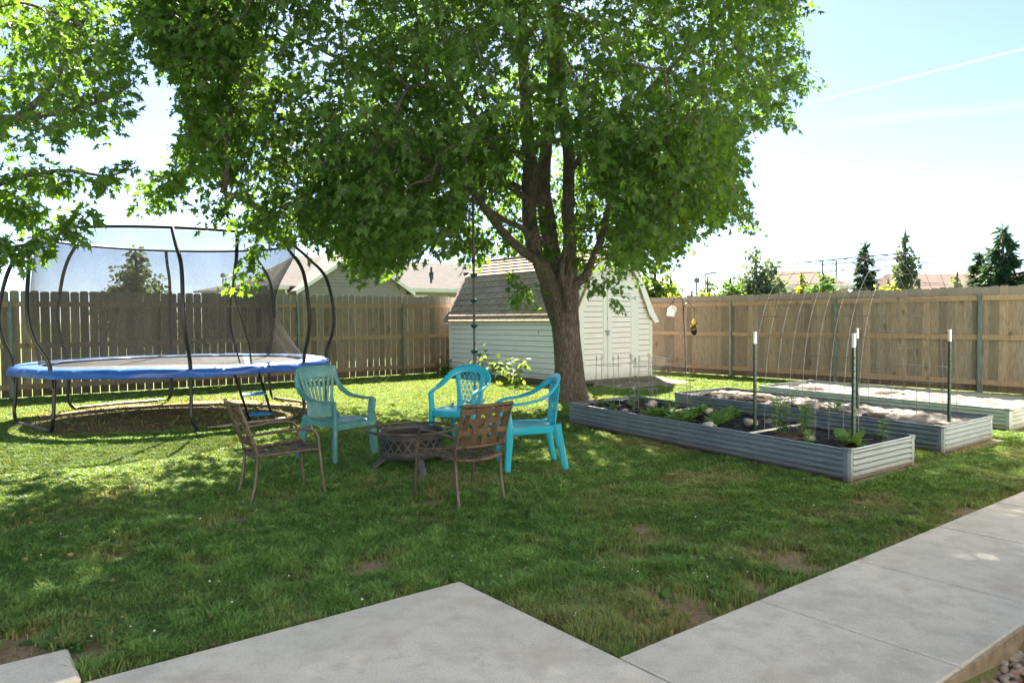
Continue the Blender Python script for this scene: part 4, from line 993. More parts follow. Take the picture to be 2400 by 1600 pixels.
for i, u, v, lb in ((0, .14, .55, 'small tomato seedling in the tomato cage nearest the shed corner'), (0, .30, .62, 'small tomato seedling in the tomato cage beside the leafy greens'), (0, .04, .3, 'small tomato seedling in the tomato cage nearest the big maple'), (0, .17, .12, 'wilted pale seedling by the near edge of the lined bed'), (1, .60, .45, 'tiny green seedling on pale soil in the middle bed')):
    leafplant('seedling', lb, 'plant', inbed(i, u, v), 26, .13, .06, .075, M_VEG, 'oval', True, seed=int(u*55+v*9))

# ------------------------------------------------------------------ cages, posts, wire arch
def cage(p, r, lb, z0=.2, seed=0):
    rs = random.Random(seed); root = thing('tomato_cage', lb, 'tomato cage', p, rs.uniform(0, .4), 'wire tomato cages')
    for z, k in ((.03, 1.08), (.29, 1.05), (.56, .98)):
        b = MB(); b.tube([(cos(2*pi*i/32)*r*k, sin(2*pi*i/32)*r*k, z+.006*sin(2*pi*i/32+rs.random()*6)) for i in range(32)], .0032, 5, True); b.build('ring', M_WIRE, root, True)
    for i in range(4):
        a = pi/2*i+.3; k = lambda z: r*(1.08-.1*z/.56); c, s = cos(a), sin(a); q = lambda z, dr=0: (c*(k(z)+dr), s*(k(z)+dr), z)
        b = MB(); lp = [(c*k(.64)-s*.012*sin(t*2*pi/8), s*k(.64)+c*.012*sin(t*2*pi/8), .655-.03*cos(t*2*pi/8)) for t in range(9)]
        b.tube([q(-.12), q(.29), q(.56), q(.62)]+lp, .0034, 5); b.build('stake', M_WIRE, root, True)
cage(G(1424, 955, .22), .165, 'wire tomato cage nearest the big maple trunk', seed=1)
cage(G(1500, 947, .22), .18, 'wire tomato cage between two others, in front of the shed corner', seed=2)
cage(G(1513, 963, .22), .155, 'wire tomato cage overlapping its neighbour at the near edge of the bed', seed=4)
cage(G(1589, 959, .22), .18, 'wire tomato cage nearest the leafy greens', seed=3)
def tpost(p, lb):
    root = thing('fence_stake', lb, 'stake', (p.x, p.y, .18), ANG, 'green metal stakes with white tips')
    H = 1.06
    def sec(b, z0, z1, e=0):
        b.prism([(-.019-e, -.006), (-.019-e, .002), (-.004, .002), (-.004, .022+e), (.004, .022+e), (.004, .002), (.019+e, .002), (.019+e, -.006)], z0, z1)
    b = MB(); sec(b, -.15, H-.13)
    for k in range(14):
        z = .05+k*.06; b.box((-.007, -.0115, z), (.007, -.0065, z+.014))
    b.build('shaft', M_TGREEN, root); b = MB(); sec(b, H-.127, H, .0008); b.build('tip', M_WHITE, root)
T1, T2, T4, T3 = W(6.89, 4.61), W(6.60, 3.39), W(8.80, 3.45), W(9.27, 4.72)
tpost(T1, 'green metal stake with white tip behind the leafy greens'); tpost(T2, 'green metal stake with white tip at the near corner of the lined bed')
tpost(T3, 'green metal stake with white tip half hidden behind the nearer stake'); tpost(T4, 'green metal stake with white tip at the near end of the middle bed')
def arch():
    f0, f1 = W(6.66, 3.38), W(6.93, 4.66); h0, h1 = W(9.12, 3.50), W(9.40, 4.78)
    root = thing('wire_trellis', 'arched wire panel trellis spanning two raised beds', 'trellis', (f0+h1)/2); c = root.location.copy(); c.z = 0
    def A(t, v):
        # t along the arch 0..1, v across the panel width
        p, q = f0.lerp(f1, v), h0.lerp(h1, v); th = pi*t
        x = .5-.5*(abs(cos(th))**.85)*math.copysign(1, cos(th)); z = .2+1.83*(sin(th)**.72)
        return p.lerp(q, x)+Vector((0, 0, z))-c
    # even spacing along the arch
    ts = [i/400 for i in range(401)]; ln = [0]
    for i in range(400): ln.append(ln[-1]+(A(ts[i+1], .5)-A(ts[i], .5)).length)
    def at(s):
        s *= ln[-1]; i = max(0, min(399, next((k for k in range(400) if ln[k+1] >= s), 399))); return ts[i]+(ts[i+1]-ts[i])*(s-ln[i])/max(1e-9, ln[i+1]-ln[i])
    for k in range(9):
        v = k/8; b = MB(); b.tube([A(at(i/48), v) for i in range(49)], .003, 5); b.build('long_wire', M_WIRE, root, True)
    for k in range(1, 25):
        t = at(k/25); b = MB(); b.tube([A(t, -.03)+Vector((0, 0, .004)), A(t, .5)+Vector((0, 0, .004)), A(t, 1.03)+Vector((0, 0, .004))], .003, 5); b.build('cross_wire', M_WIRE, root, True)
arch()

# ------------------------------------------------------------------ hook with feeders, wire coil, stake
def hooks():
    Y = 17.75; base = P(1607, 882, Y); base.z = 0
    root = thing('shepherd_hook', 'black double shepherd hook standing by the board fence', 'garden hook', base); rel = lambda x, y: P(x, y, Y)-base
    b = MB(); b.tube([(0, 0, -.05), rel(1605, 800), rel(1602, 740), rel(1600.5, 712)], .010, 6); b.build('pole', M_BLACKM, root, True)
    b = MB(); b.tube(spline([rel(1601, 735), rel(1600.5, 709), rel(1596, 700), rel(1588, 697.5), rel(1580, 702), rel(1575, 712), rel(1572, 714), rel(1570, 709)], 4), .009, 6); b.build('arm', M_BLACKM, root, True)
    b = MB(); b.tube(spline([rel(1602, 730), rel(1603, 718), rel(1608, 711.5), rel(1615, 711), rel(1621, 716), rel(1626, 724), rel(1628, 724), rel(1629, 720)], 4), .009, 6); b.build('arm', M_BLACKM, root, True)
    jp = P(1574, 730, Y); j = thing('plastic_jug', 'white plastic jug hanging from the hook by the fence', 'jug', jp)
    b = MB(); tl = Matrix.Rotation(radians(12), 3, 'Y')
    pr = []
    for z, w, d in ((-.115, .082, .08), (-.105, .092, .09), (.03, .094, .09), (.065, .085, .08), (.10, .045, .045), (.115, .028, .028), (.14, .028, .028)):
        pr.append([(tl@Vector((w*math.copysign(abs(cos(a))**.45, cos(a)), d*math.copysign(abs(sin(a))**.45, sin(a)), z))) for a in [2*pi*(k+.5)/20 for k in range(20)]])
    b.add([p for r_ in pr for p in r_], [(i*20+k, i*20+(k+1) % 20, (i+1)*20+(k+1) % 20, (i+1)*20+k) for i in range(len(pr)-1) for k in range(20)]+[tuple(range(20))[::-1], tuple((len(pr)-1)*20+k for k in range(20))]); b.build('body', M_WHITE, j, True, angle=50)
    b = MB(); b.tube(spline([tl@Vector((.02, -.03, .13)), tl@Vector((.075, -.05, .10)), tl@Vector((.09, -.05, .04)), tl@Vector((.085, -.05, -.01))], 4), .014, 6); b.build('handle', M_WHITE, j, True)
    b = MB(); b.tube([(0, 0, .13), P(1571.5, 714, Y)-jp], .005, 4); b.build('cord', M_WHITE, j)
    fp = P(1626, 770, Y); f = thing('bird_feeder', 'dark mesh seed sock with yellow top hanging from the hook', 'bird feeder', fp)
    b = MB(); b.blob((0, 0, -.02), (.085, .06, .13), 4, 3, .12); b.build('seed_sock', M_BLACKM, f, True)
    b = MB(); rs = random.Random(3)
    for k in range(60):
        a = rs.uniform(0, 6.28); z = rs.uniform(-.03, .08); b.blob((cos(a)*.078, sin(a)*.055, z), (.009, .009, .008), k, 1, .2)
    b.build('seeds', M_YPLAS, f)
    b = MB(); b.blob((.0, -.01, .15), (.05, .045, .055), 7, 3, .3); b.build('top', M_YPLAS, f, True)
    for s in (-1, 1):
        b = MB(); b.tube([(s*.065, 0, .10), (s*.085, 0, .135)], .012, 5); b.build('fabric_ear', M_BLACKM, f)
    b = MB(); b.tube([(0, 0, .19), (.005, 0, .32), P(1627, 724, Y)-fp], .007, 5); b.tube([P(1621, 731, Y)-fp, P(1626, 727, Y)-fp, P(1632, 730, Y)-fp], .005, 4); b.build('string', M_ROPE, f)
    sp = P(1625.5, 876, Y+.15); sp.z = 0; b = MB(); b.box((-.014, -.006, -.05), (.014, .006, .40)); b.cur = .5; o = b.build('wooden_stake', M_ORANGE); o.location = sp; tag(o, 'short orange wooden stake by the board fence', 'stake')
    # bent wire mesh lying against the fence by the shed corner
    c = P(1552, 884, 17.5); c.z = 0; w = thing('wire_mesh', 'rusty bent roll of wire mesh beside the shed corner', 'wire mesh', c, radians(38))
    def S(u, v):
        a = u*1.0; return Vector((-.35+.95*u, .18*sin(u*4), 0))+Vector((.0, .06*sin(v*3), .52*v*(1-.35*u)+.06))
    b = MB()
    for k in range(-9, 20):
        for s in (1, -1):
            pts = []
            for i in range(13):
                v = i/12; u = (k/20+s*v*.42) if s > 0 else (k/20+.42-v*.42)
                if 0 <= u <= 1: pts.append(S(u, v))
            if len(pts) > 1: b.tube(pts, .0024, 4)
    b.build('netting', M_DWIRE, w)
    b = MB(); b.tube([S(i/16, 1) for i in range(17)], .006, 5); b.tube([S(i/16, 0) for i in range(17)], .005, 5); b.tube([S(0, 0), S(0, .5), S(0, 1)], .007, 5); b.tube([S(.72, -.1), S(.8, 1.1)], .008, 5); b.build('border_wire', M_RUST, w)
hooks()

# ------------------------------------------------------------------ climbing rope
def rope():
    Y = 9.8; top = P(1113, 452, Y); bot = P(1113, 939, Y)
    root = thing('climbing_rope', 'knotted climbing rope with green footholds hanging from the big maple', 'rope swing', (bot.x, bot.y, 0)); o = root.location.copy()
    zs = top.z; b = MB(); n = 150; z0 = bot.z; zb = P(1113, 607, Y).z
    for s in range(3):
        b.tube([(cos(i*.62+s*2.09)*.009, sin(i*.62+s*2.09)*.009, z0+(zb-z0)*i/n) for i in range(n+1)], .0095, 5)
    b.build('rope', M_ROPE, root, True)
    b = MB(); b.strip([(0, 0, zb-.03), (0, 0, (zb+zs)/2), (0, .0, zs)], (1, 0, 0), .032, .012); b.blob((0, 0, zb-.02), (.03, .03, .05), 2, 2, .2); b.build('strap', M_BLACKM, root)
    for py in (645, 704, 763, 823, 882):
        z = P(1113, py, Y).z; b = MB(); b.lathe([(.012, -.03), (.03, -.028), (.046, -.004), (.05, .008), (.046, .016), (.02, .020), (.012, .02)], 20, (0, 0, z)); b.build('foothold', M_DISC, root, True)
    b = MB(); b.lathe([(.0, -.03), (.10, -.028), (.14, -.004), (.146, .012), (.13, .022), (.02, .026), (.0, .026)], 32, (0, 0, z0)); b.build('seat_disc', M_SEATD, root, True)
rope()

# ------------------------------------------------------------------ maples
MAIN_POLY = [(420, -1000), (330, -300), (285, 30), (300, 110), (400, 175), (425, 255), (405, 300), (408, 352), (428, 354), (485, 362), (440, 385), (390, 383), (330, 402), (322, 465), (345, 525), (385, 522), (425, 490), (440, 442), (500, 440), (466, 515), (500, 534), (550, 548), (612, 575), (640, 550), (700, 572), (760, 585), (790, 615), (830, 655), (870, 650), (905, 642), (945, 625), (985, 595), (1012, 555), (1040, 590), (1075, 600), (1090, 645), (1112, 612), (1150, 600), (1200, 585), (1240, 600), (1300, 610), (1350, 615), (1375, 630), (1420, 650), (1432, 670), (1442, 640), (1490, 640), (1532, 622), (1557, 628), (1594, 614), (1626, 575), (1585, 552), (1643, 526), (1679, 547), (1712, 543), (1722, 515), (1740, 530), (1785, 550), (1762, 498), (1757, 461), (1724, 449), (1736, 420), (1777, 392), (1769, 367), (1683, 357), (1741, 347), (1765, 318), (1775, 290), (1794, 281), (1834, 283), (1855, 322), (1877, 306), (1871, 261), (1859, 222), (1908, 204), (1916, 184), (1910, 135), (1888, 73), (1910, 25), (1904, 0), (1950, -220), (1820, -750), (1200, -1100)]
WINDOW = [(1195, 350), (1365, 340), (1385, 480), (1430, 480), (1440, 520), (1385, 660), (1365, 720), (1215, 700), (1215, 600), (1120, 530), (1085, 440), (1110, 425), (1195, 500)]
CORR = [(1205, 0), (1345, 0), (1365, 345), (1200, 350)]
LEFT_POLYS = [[(-900, -900), (300, -700), (325, -60), (300, 20), (290, 60), (310, 110), (330, 165), (345, 250), (345, 290), (300, 265), (288, 330), (250, 345), (235, 325), (165, 318), (135, 360), (110, 355), (80, 340), (0, 365), (-900, 500)],
              [(-500, 385), (20, 374), (100, 368), (125, 370), (140, 385), (190, 405), (240, 402), (280, 374), (320, 372), (338, 395), (330, 420), (270, 455), (240, 440), (190, 447), (130, 458), (118, 510), (60, 527), (0, 512), (-500, 540)],
              [(-300, 550), (0, 545), (80, 538), (165, 505), (205, 475), (232, 480), (236, 520), (205, 562), (160, 572), (110, 604), (60, 632), (0, 628), (-300, 660)]]
def twigs_in_clump(c, out, n, R, flat=.5, droop=.35):
    """start, direction and length of each leafy twig of a clump"""
    d = rng.normal(0, 1, (n, 3)); d = nrm(d); r = R*rng.random(n)**.45
    p = c+d*r[:, None]*np.array([1, 1, flat]); dirn = nrm(d*np.array([1, 1, .5])*.8+out*.7+np.array([0, 0, -droop])+rng.normal(0, .25, (n, 3)))
    return p, dirn
def leaves_on(p, d, ln, per, size, spread=.07):
    N = len(p); t = (np.arange(per)+.5)/per; t = np.tile(t, N)*(.9+.2*rng.random(N*per)); P_ = np.repeat(p, per, 0); D = np.repeat(d, per, 0); L = np.repeat(ln, per)
    pos = P_+D*(L*t)[:, None]; pos[:, 2] -= .25*(L*t)**2
    side = nrm(np.cross(D, rng.normal(0, 1, (N*per, 3)))); td = nrm(D*.45+side*.8+np.array([0, 0, -.45])+rng.normal(0, .28, (N*per, 3)))
    pos += side*spread*rng.random((N*per, 1)); up = nrm(np.tile([0, 0, 1.], (N*per, 1))+rng.normal(0, .75, (N*per, 3)))
    sz = size*(.5+.95*rng.random(N*per)**1.4)*(1-.25*np.tile((np.arange(per)/per), N)); return pos, td, up, sz
def twig_mesh(b, p, d, ln, r0, every=1):
    for i in range(0, len(p), every):
        a = Vector(p[i]); dd = Vector(d[i]); L = ln[i]; m = a+dd*L*.5; m.z -= .06*L*L; e = a+dd*L; e.z -= .25*L*L
        b.tube([a, m, e], [r0, r0*.7, r0*.35], 3)
def limb(b, pts, r, n=9, sub=5, rough=.05):
    sp = spline(pts, sub); rr = [x.x for x in spline([(q, 0, 0) for q in r], sub)]; k0 = len(b.v)
    b.tube(sp, rr, n)
    for k in range(k0, len(b.v)):
        x, y, z = b.v[k]; i = min(len(sp)-1, (k-k0)//n); c = sp[i]; f = 1+rough*sin(z*9+x*7)+rough*.8*sin(z*23+y*19+x*13)
        b.v[k] = (c.x+(x-c.x)*f, c.y+(y-c.y)*f, z+(0))
def grow_branches(bb, SP, C, base):
    # join every clump to the nearest limb or already joined clump, so that boughs fork naturally
    C = np.array(C); n = len(C); best = np.full(n, 1e9); par = [None]*n; done = np.zeros(n, bool); nodes = []; kids = {}
    for i in range(n):
        d = np.linalg.norm(SP-C[i], axis=1)*1.0; k = d.argmin(); best[i] = d[k]; par[i] = ('s', k)
    order = []
    for _ in range(n):
        i = int(np.where(done, 1e9, best).argmin()); done[i] = True; order.append(i)
        d = np.linalg.norm(C-C[i], axis=1)*1.08+.05; up = (~done) & (d < best)
        best[up] = d[up]
        for j in np.where(up)[0]: par[j] = ('c', i)
    wgt = np.ones(n)
    for i in order[::-1]:
        if par[i][0] == 'c': wgt[par[i][1]] += wgt[i]
    for i in order:
        a = SP[par[i][1]] if par[i][0] == 's' else C[par[i][1]]
        a, e = Vector(a)-base, Vector(C[i])-base; L = (e-a).length
        if L > 5: continue
        r = min(.034, .0065*sqrt(wgt[i])); sd = Vector((random.gauss(0, 1), random.gauss(0, 1), random.gauss(0, .6)))*.07*L
        limb(bb, [a, a.lerp(e, .35)+sd, a.lerp(e, .7)+sd*.6+Vector((0, 0, .03*L)), e], [r*1.15, r, r*.85, r*.7], 5, 3, .02)
def main_maple():
    YT = 12.57; base = Vector((1.02, YT, 0)); root = thing('maple_tree', 'large maple tree with thick forked trunk shading the middle of the lawn', 'tree', base)
    q = lambda x, y, dy=0: P(x, y, YT+dy)-base
    w = .00719
    b = MB()
    ring = 28; prof = [(1336, 962, .52), (1336, 945, .42), (1334, 930, .335), (1333, 905, .275), (1332, 860, .245), (1329, 810, .234), (1324, 765, .232), (1316, 725, .25), (1311, 690, .285), (1308, 665, .285), (1306, 645, .22)]
    vs = []
    for i, (px, py, r) in enumerate(prof):
        c = q(px, py)
        for k in range(ring):
            a = 2*pi*k/ring; fl = max(0, (r-.25)/.27) if py > 900 else 0
            f = 1+.05*sin(a*3+py*.01)+.03*sin(a*7+py*.03)+fl*.35*max(0, sin(a*2.5+.6))**2+(.10*cos(2*a) if py < 740 else 0)
            vs.append((c.x+cos(a)*r*f, c.y+sin(a)*r*f*.95, c.z))
    m = len(prof); b.add(vs, [(i*ring+k, i*ring+(k+1) % ring, (i+1)*ring+(k+1) % ring, (i+1)*ring+k) for i in range(m-1) for k in range(ring)]); b.build('trunk', M_BARK, root, True, angle=80)
    stems = {}
    def L(name, pts, r, n=12, sub=5):
        bb = MB(); limb(bb, pts, r, n, sub); o = bb.build('limb', M_BARK, root, True, angle=80); stems[name] = spline(pts, sub); return o
    L('left', [q(1318, 745, -.02), q(1300, 690, -.08), q(1280, 640, -.12), q(1257, 590, -.15), q(1243, 530, -.15), q(1240, 470, -.12), q(1242, 400, -.05), q(1236, 300, .05), q(1228, 180, .1), q(1225, 0, .2), q(1228, -250, .3), q(1215, -560, .2)], [.20, .185, .155, .14, .130, .128, .125, .11, .095, .08, .06, .02])
    L('centre', [q(1310, 740, .12), q(1304, 690, .15), q(1297, 640, .17), q(1292, 580, .18), q(1283, 520, .2), q(1274, 455, .22), q(1274, 400, .3), q(1284, 320, .5), q(1292, 200, .8), q(1290, 60, 1.0), q(1300, -200, 1.2), q(1320, -480, 1.2)], [.19, .175, .155, .145, .14, .13, .12, .10, .085, .07, .05, .02])
    L('right', [q(1326, 740, 0), q(1330, 690, -.02), q(1336, 640, -.05), q(1335, 570, -.05), q(1331, 490, 0), q(1333, 420, .05), q(1332, 360, .1), q(1322, 280, .15), q(1312, 150, .2), q(1305, 0, .3), q(1350, -250, .4), q(1430, -500, .3)], [.18, .16, .125, .112, .105, .10, .10, .09, .08, .07, .05, .02])
    L('sprout', [q(1335, 730, -.2), q(1328, 690, -.24), q(1316, 645, -.24), q(1321, 600, -.26), q(1330, 560, -.25), q(1338, 520, -.2)], [.10, .075, .055, .045, .042, .035])
    L('rightlimb', [q(1338, 700, -.05), q(1349, 668, -.1), q(1370, 648, -.15), q(1390, 605, -.25), q(1410, 555, -.35), q(1424, 500, -.4), q(1440, 455, -.5), q(1500, 380, -.8), q(1580, 300, -1.2), q(1680, 200, -1.5)], [.11, .085, .07, .062, .055, .05, .045, .038, .03, .015])
    L('low', [q(1281, 635, -.15), q(1255, 608, -.3), q(1225, 588, -.6), q(1190, 556, -1.1), q(1160, 520, -1.7), q(1132, 482, -2.3), q(1108, 448, -2.8), q(1050, 405, -3.3), q(960, 355, -3.6), q(850, 300, -3.6)], [.10, .085, .075, .068, .06, .052, .045, .038, .03, .015])
    L('low2', [q(1240, 548, -.2), q(1226, 535, -.3), q(1190, 520, -.8), q(1150, 495, -1.5), q(1132, 478, -2.2)], [.07, .052, .045, .04, .03])
    L('leftarm', [q(1243, 480, -.1), q(1222, 445, -.1), q(1190, 430, .0), q(1150, 428, .3), q(1100, 400, .6), q(1040, 350, .9), q(960, 280, 1.2), q(870, 210, 1.4)], [.07, .055, .052, .045, .04, .034, .026, .012])
    L('leftup', [q(1236, 380, .0), q(1180, 330, -.3), q(1110, 270, -.6), q(1050, 180, -.8), q(985, 60, -1.0), q(930, -120, -1.2)], [.065, .06, .05, .042, .03, .015])
    L('leftlong', [q(1240, 470, -.15), q(1150, 400, -.4), q(1060, 290, -.8), q(960, 210, -1.2), q(800, 140, -1.5), q(640, 60, -1.6)], [.06, .055, .05, .042, .032, .012])
    L('rightup', [q(1333, 400, .1), q(1400, 330, .2), q(1490, 240, .2), q(1600, 130, .0), q(1700, 20, -.1), q(1780, -120, -.2)], [.06, .055, .045, .038, .028, .012])
    L('stub', [q(1424, 555, -.3), q(1440, 570, -.5), q(1465, 570, -.8), q(1490, 550, -1.0)], [.02, .018, .016, .012])
    SP = np.array([p+base for k, v in stems.items() if k not in ('sprout', 'stub') for p in v])
    # clumps through the crown's volume, denser to the outside
    C = []; tries = 0
    cen = np.array([.1, 11.6, 6.2]); rad = np.array([6.6, 5.0, 5.3])
    while len(C) < 640 and tries < 90000:
        tries += 1; u = nrm(rng.normal(0, 1, (1, 3)))[0]; r = rng.random()**.34; p = cen+u*r*rad
        if p[2] < 2.1+.02*np.hypot(p[0]-1, p[1]-12.5): continue
        px, py = proj(p[None])
        if not inpoly(px, py, MAIN_POLY)[0]: continue
        if p[0] < -2.6 and p[1] > 10.2+.5*(p[0]+2.6): continue
        if p[1] > 14.0+.35*max(0, p[2]-5): continue
        if r < .45 and rng.random() < .5: continue
        if C and min(np.linalg.norm((np.array(C)-p)*np.array([1, 1, 1.35]), axis=1)) < .50: continue
        C.append(p)
    k0 = len(C); tries = 0
    while len(C) < k0+430 and tries < 60000:      # the dense upper crown
        tries += 1; u = nrm(rng.normal(0, 1, (1, 3)))[0]; p = cen+u*rng.random()**.4*rad*np.array([.92, 1, 1])
        if p[2] < 6.2 or p[1] > 14.3+.3*(p[2]-5) or (p[0] < -2.6 and p[1] > 10.2+.5*(p[0]+2.6)): continue
        if proj(p[None])[1][0] > -70: continue
        if min(np.linalg.norm(np.array(C)-p, axis=1)) < .30: continue
        C.append(p)
    for _ in range(70): C.append(np.array(P(rng.uniform(300, 560), rng.uniform(-30, 340), rng.uniform(7.9, 9.6))))
    # low skirt of boughs so that the lower outline is filled
    tr = 0; k0 = len(C)
    while len(C) < k0+240 and tr < 60000:
        tr += 1; px = rng.uniform(330, 1780); py = rng.uniform(300, 650); Y = rng.uniform(8.2, 14.0)
        if not inpoly(np.array([px]), np.array([py]), MAIN_POLY)[0]: continue
        p = np.array(P(px, py, Y)); 
        if np.hypot((p[0]-.1)/6.3, (p[1]-11.6)/4.9) > 1.0 or p[1] > 14.1 or (p[0] < -2.6 and p[1] > 10.0+.5*(p[0]+2.6)): continue
        if min(np.linalg.norm((np.array(C)-p)*np.array([1, 1, 1.35]), axis=1)) < .45: continue
        C.append(p)
    for px, py, Y in ((575, 600, 9.2), (565, 640, 9.1), (612, 575, 9.4), (690, 572, 9.6), (790, 600, 10), (845, 640, 10.2), (900, 630, 10.3), (1090, 620, 10.6), (330, 430, 9.2), (350, 480, 9.2), (355, 512, 9.1), (400, 505, 9.3), (1765, 520, 11.6), (1770, 545, 11.6), (1850, 300, 11.8), (1880, 190, 11.8)): C.append(np.array(P(px, py, Y)))
    C = np.array(C); TP = []; TD = []; TL = []; bb = MB()
    for c in C:
        out = c-np.array([.8, 12.4, 5.0]); out[2] *= .4; out = out/np.linalg.norm(out)
        p, d = twigs_in_clump(c, out, 17, .62, .55); TP.append(p); TD.append(d); TL.append(.28+.3*rng.random(len(p)))
    ncl = len(C); CID = np.repeat(np.arange(ncl), 17)
    # a few leafy sprigs near the trunk
    for px, py, Y, n in ((1278, 505, 12.1, 5), (1268, 585, 12.1, 4), (1232, 668, 12.0, 4), (1225, 690, 12.0, 3), (1425, 675, 11.6, 4), (1430, 698, 11.6, 3), (1412, 650, 11.7, 4), (1205, 640, 12.2, 3), (1345, 600, 12.2, 3), (600, 580, 9.1, 3), (592, 602, 9.1, 2), (583, 622, 9.1, 2), (572, 642, 9.1, 2), (563, 665, 9.1, 2)):
        p, d = twigs_in_clump(np.array(P(px, py, Y)), np.array([0, -.4, -.3]), n, .12); TP.append(p); TD.append(d); TL.append(.2+.15*rng.random(n))
    nkeep = sum(len(x) for x in TP[-14:])
    TP, TD, TL = np.concatenate(TP), np.concatenate(TD), np.concatenate(TL); tip = TP+TD*TL[:, None]
    px, py = proj(tip); jit = rng.normal(0, 15, (2, len(px))); ok = inpoly(px+jit[0], py+jit[1], MAIN_POLY); bx, by = proj(TP); ok &= inpoly(bx, by, MAIN_POLY)
    win = inpoly(px, py, WINDOW) | inpoly(bx, by, WINDOW); ok &= ~(win & (TP[:, 1] < 12.75) & (rng.random(len(px)) < .985)); rp = [(1094, 455), (1130, 455), (1130, 640), (1094, 640)]; ok &= ~((inpoly(px, py, rp) | inpoly(bx, by, rp)) & (TP[:, 1] < 10.1)); cor = inpoly(px, py, CORR) | inpoly(bx, by, CORR); ok &= ~(cor & (TP[:, 1] < 12.6) & (rng.random(len(px)) < .3)); ok |= np.arange(len(px)) >= len(px)-nkeep
    cnt = np.bincount(CID[ok[:len(CID)]], minlength=ncl); grow_branches(bb, SP, C[cnt >= 9], base); bb.build('branches', M_BARK, root, True, angle=80)
    TP, TD, TL = TP[ok], TD[ok], TL[ok]
    bt = MB(); twig_mesh(bt, TP-np.array(base), TD, TL, .005, 2); bt.build('twigs', M_BARK, root)
    pos, td, up, sz = leaves_on(TP, TD, TL, 13, .104)
    cl = fbm(pos[:, 0]+pos[:, 2]*.7, pos[:, 1], .9, 5); print('maple leaves', len(pos))
    leaf_mesh('crown', pos, td, up, sz, np.clip(.25+.5*cl+.35*(rng.random(len(pos))-.5), 0, 1), M_MAPLE, root, 'maple', np.array(base))
main_maple()
def left_maple():
    base = Vector((-7.6, 7.6, 0)); root = thing('maple_tree', 'second maple whose loose leafy boughs reach over the trampoline', 'tree', base)
    bb = MB(); limb(bb, [Vector((0, 0, -.1)), Vector((0, 0, .3)), Vector((.02, .02, 1.2)), Vector((.1, 0, 2.4)), Vector((.15, .05, 4)), Vector((.1, .1, 6)), Vector((0, 0, 8.3))], [.34, .24, .2, .18, .15, .1, .03], 14); bb.build('trunk', M_BARK, root, True, angle=80)
    stems = []
    for pts, r in (([(-.0, .05, 2.0), (.8, .1, 2.6), None, P(20, 288, 7.6)-base, P(120, 200, 7.6)-base, P(205, 30, 7.7)-base], [.09, .07, .055, .042, .03, .014]),
                   ([(.1, 0, 1.9), None, P(-60, 300, 7.5)-base, P(60, 275, 7.5)-base, P(150, 262, 7.4)-base, P(250, 232, 7.4)-base, P(320, 190, 7.4)-base], [.08, .06, .045, .034, .026, .018, .008]),
                   ([(.05, -.02, 1.8), None, P(-100, 480, 7.5)-base, P(30, 420, 7.5)-base, P(150, 400, 7.5)-base, P(250, 412, 7.55)-base, P(325, 390, 7.6)-base], [.06, .045, .032, .024, .018, .012, .006]),
                   ([(.05, -.02, 1.5), None, P(-120, 600, 6.9)-base, P(0, 585, 6.9)-base, P(90, 565, 6.9)-base, P(170, 535, 6.9)-base, P(225, 490, 6.9)-base], [.05, .038, .026, .018, .012, .009, .005]),
                   ([(.1, .05, 3.5), (1.0, .1, 5.0), (2.0, .0, 6.0), (3.0, -.2, 6.6)], [.09, .06, .04, .015]), ([(.1, .05, 4.2), (-1.2, .5, 5.6), (-2.4, .8, 6.3)], [.08, .05, .015]), ([(.1, .05, 3.6), (.6, 1.4, 5.0), (.9, 2.6, 5.8)], [.08, .05, .015]), ([(.1, 0, 3.4), (.5, -1.4, 4.8), (.8, -2.4, 5.4)], [.08, .05, .015])):
        pts = [Vector(p) if p is not None else None for p in pts]
        for i, p in enumerate(pts):
            if p is None: pts[i] = pts[i-1].lerp(pts[i+1], .5)
        b = MB(); limb(b, pts, r, 8); b.build('limb', M_BARK, root, True, angle=80); stems += [p+base for p in spline(pts, 5)]
    SP = np.array(stems); C = []; t = 0
    while len(C) < 150 and t < 60000:
        t += 1; u = nrm(rng.normal(0, 1, (1, 3)))[0]; r = rng.random()**.4; p = np.array([-7.2, 7.6, 5.2])+u*r*np.array([4.4, 3.2, 3.6])
        if p[2] < 2.3 or p[1] < 4.6: continue
        px, py = proj(p[None]); 
        if px[0] > -60 and not inpoly(px, py, LEFT_POLYS[0])[0]: continue
        if C and min(np.linalg.norm(np.array(C)-p, axis=1)) < .55: continue
        C.append(p)
    for k in range(30): C.append(np.array(P(rng.uniform(0, 330), rng.uniform(0, 320), rng.uniform(6.6, 8.6))))
    for px, py in ((-60, 450), (10, 430), (30, 480), (80, 470), (90, 410), (150, 410), (200, 425), (250, 420), (290, 400), (320, 390), (20, 395), (60, 505), (120, 440), (-30, 490)): C.append(np.array(P(px, py, 7.5+rng.uniform(-.15, .15))))
    for px, py in ((-60, 600), (-10, 590), (20, 570), (50, 600), (80, 560), (110, 580), (140, 550), (180, 530), (190, 555), (215, 500), (225, 490), (20, 615)): C.append(np.array(P(px, py, 6.9+rng.uniform(-.1, .1))))
    TP = []; TD = []; TL = []; bb = MB(); C = np.array(C)
    for i, c in enumerate(C):
        small = i >= len(C)-26; out = c-np.array([-7.6, 7.6, 4.0]); out[2] *= .3; out = out/np.linalg.norm(out)
        p, d = twigs_in_clump(c, out, 9 if small else 11, .22 if small else .55, .55); TP.append(p); TD.append(d); TL.append((.16 if small else .26)+.24*rng.random(len(p)))
    CID = np.repeat(np.arange(len(C)), [len(x) for x in TP])
    TP, TD, TL = np.concatenate(TP), np.concatenate(TD), np.concatenate(TL); ok = np.ones(len(TP), bool)
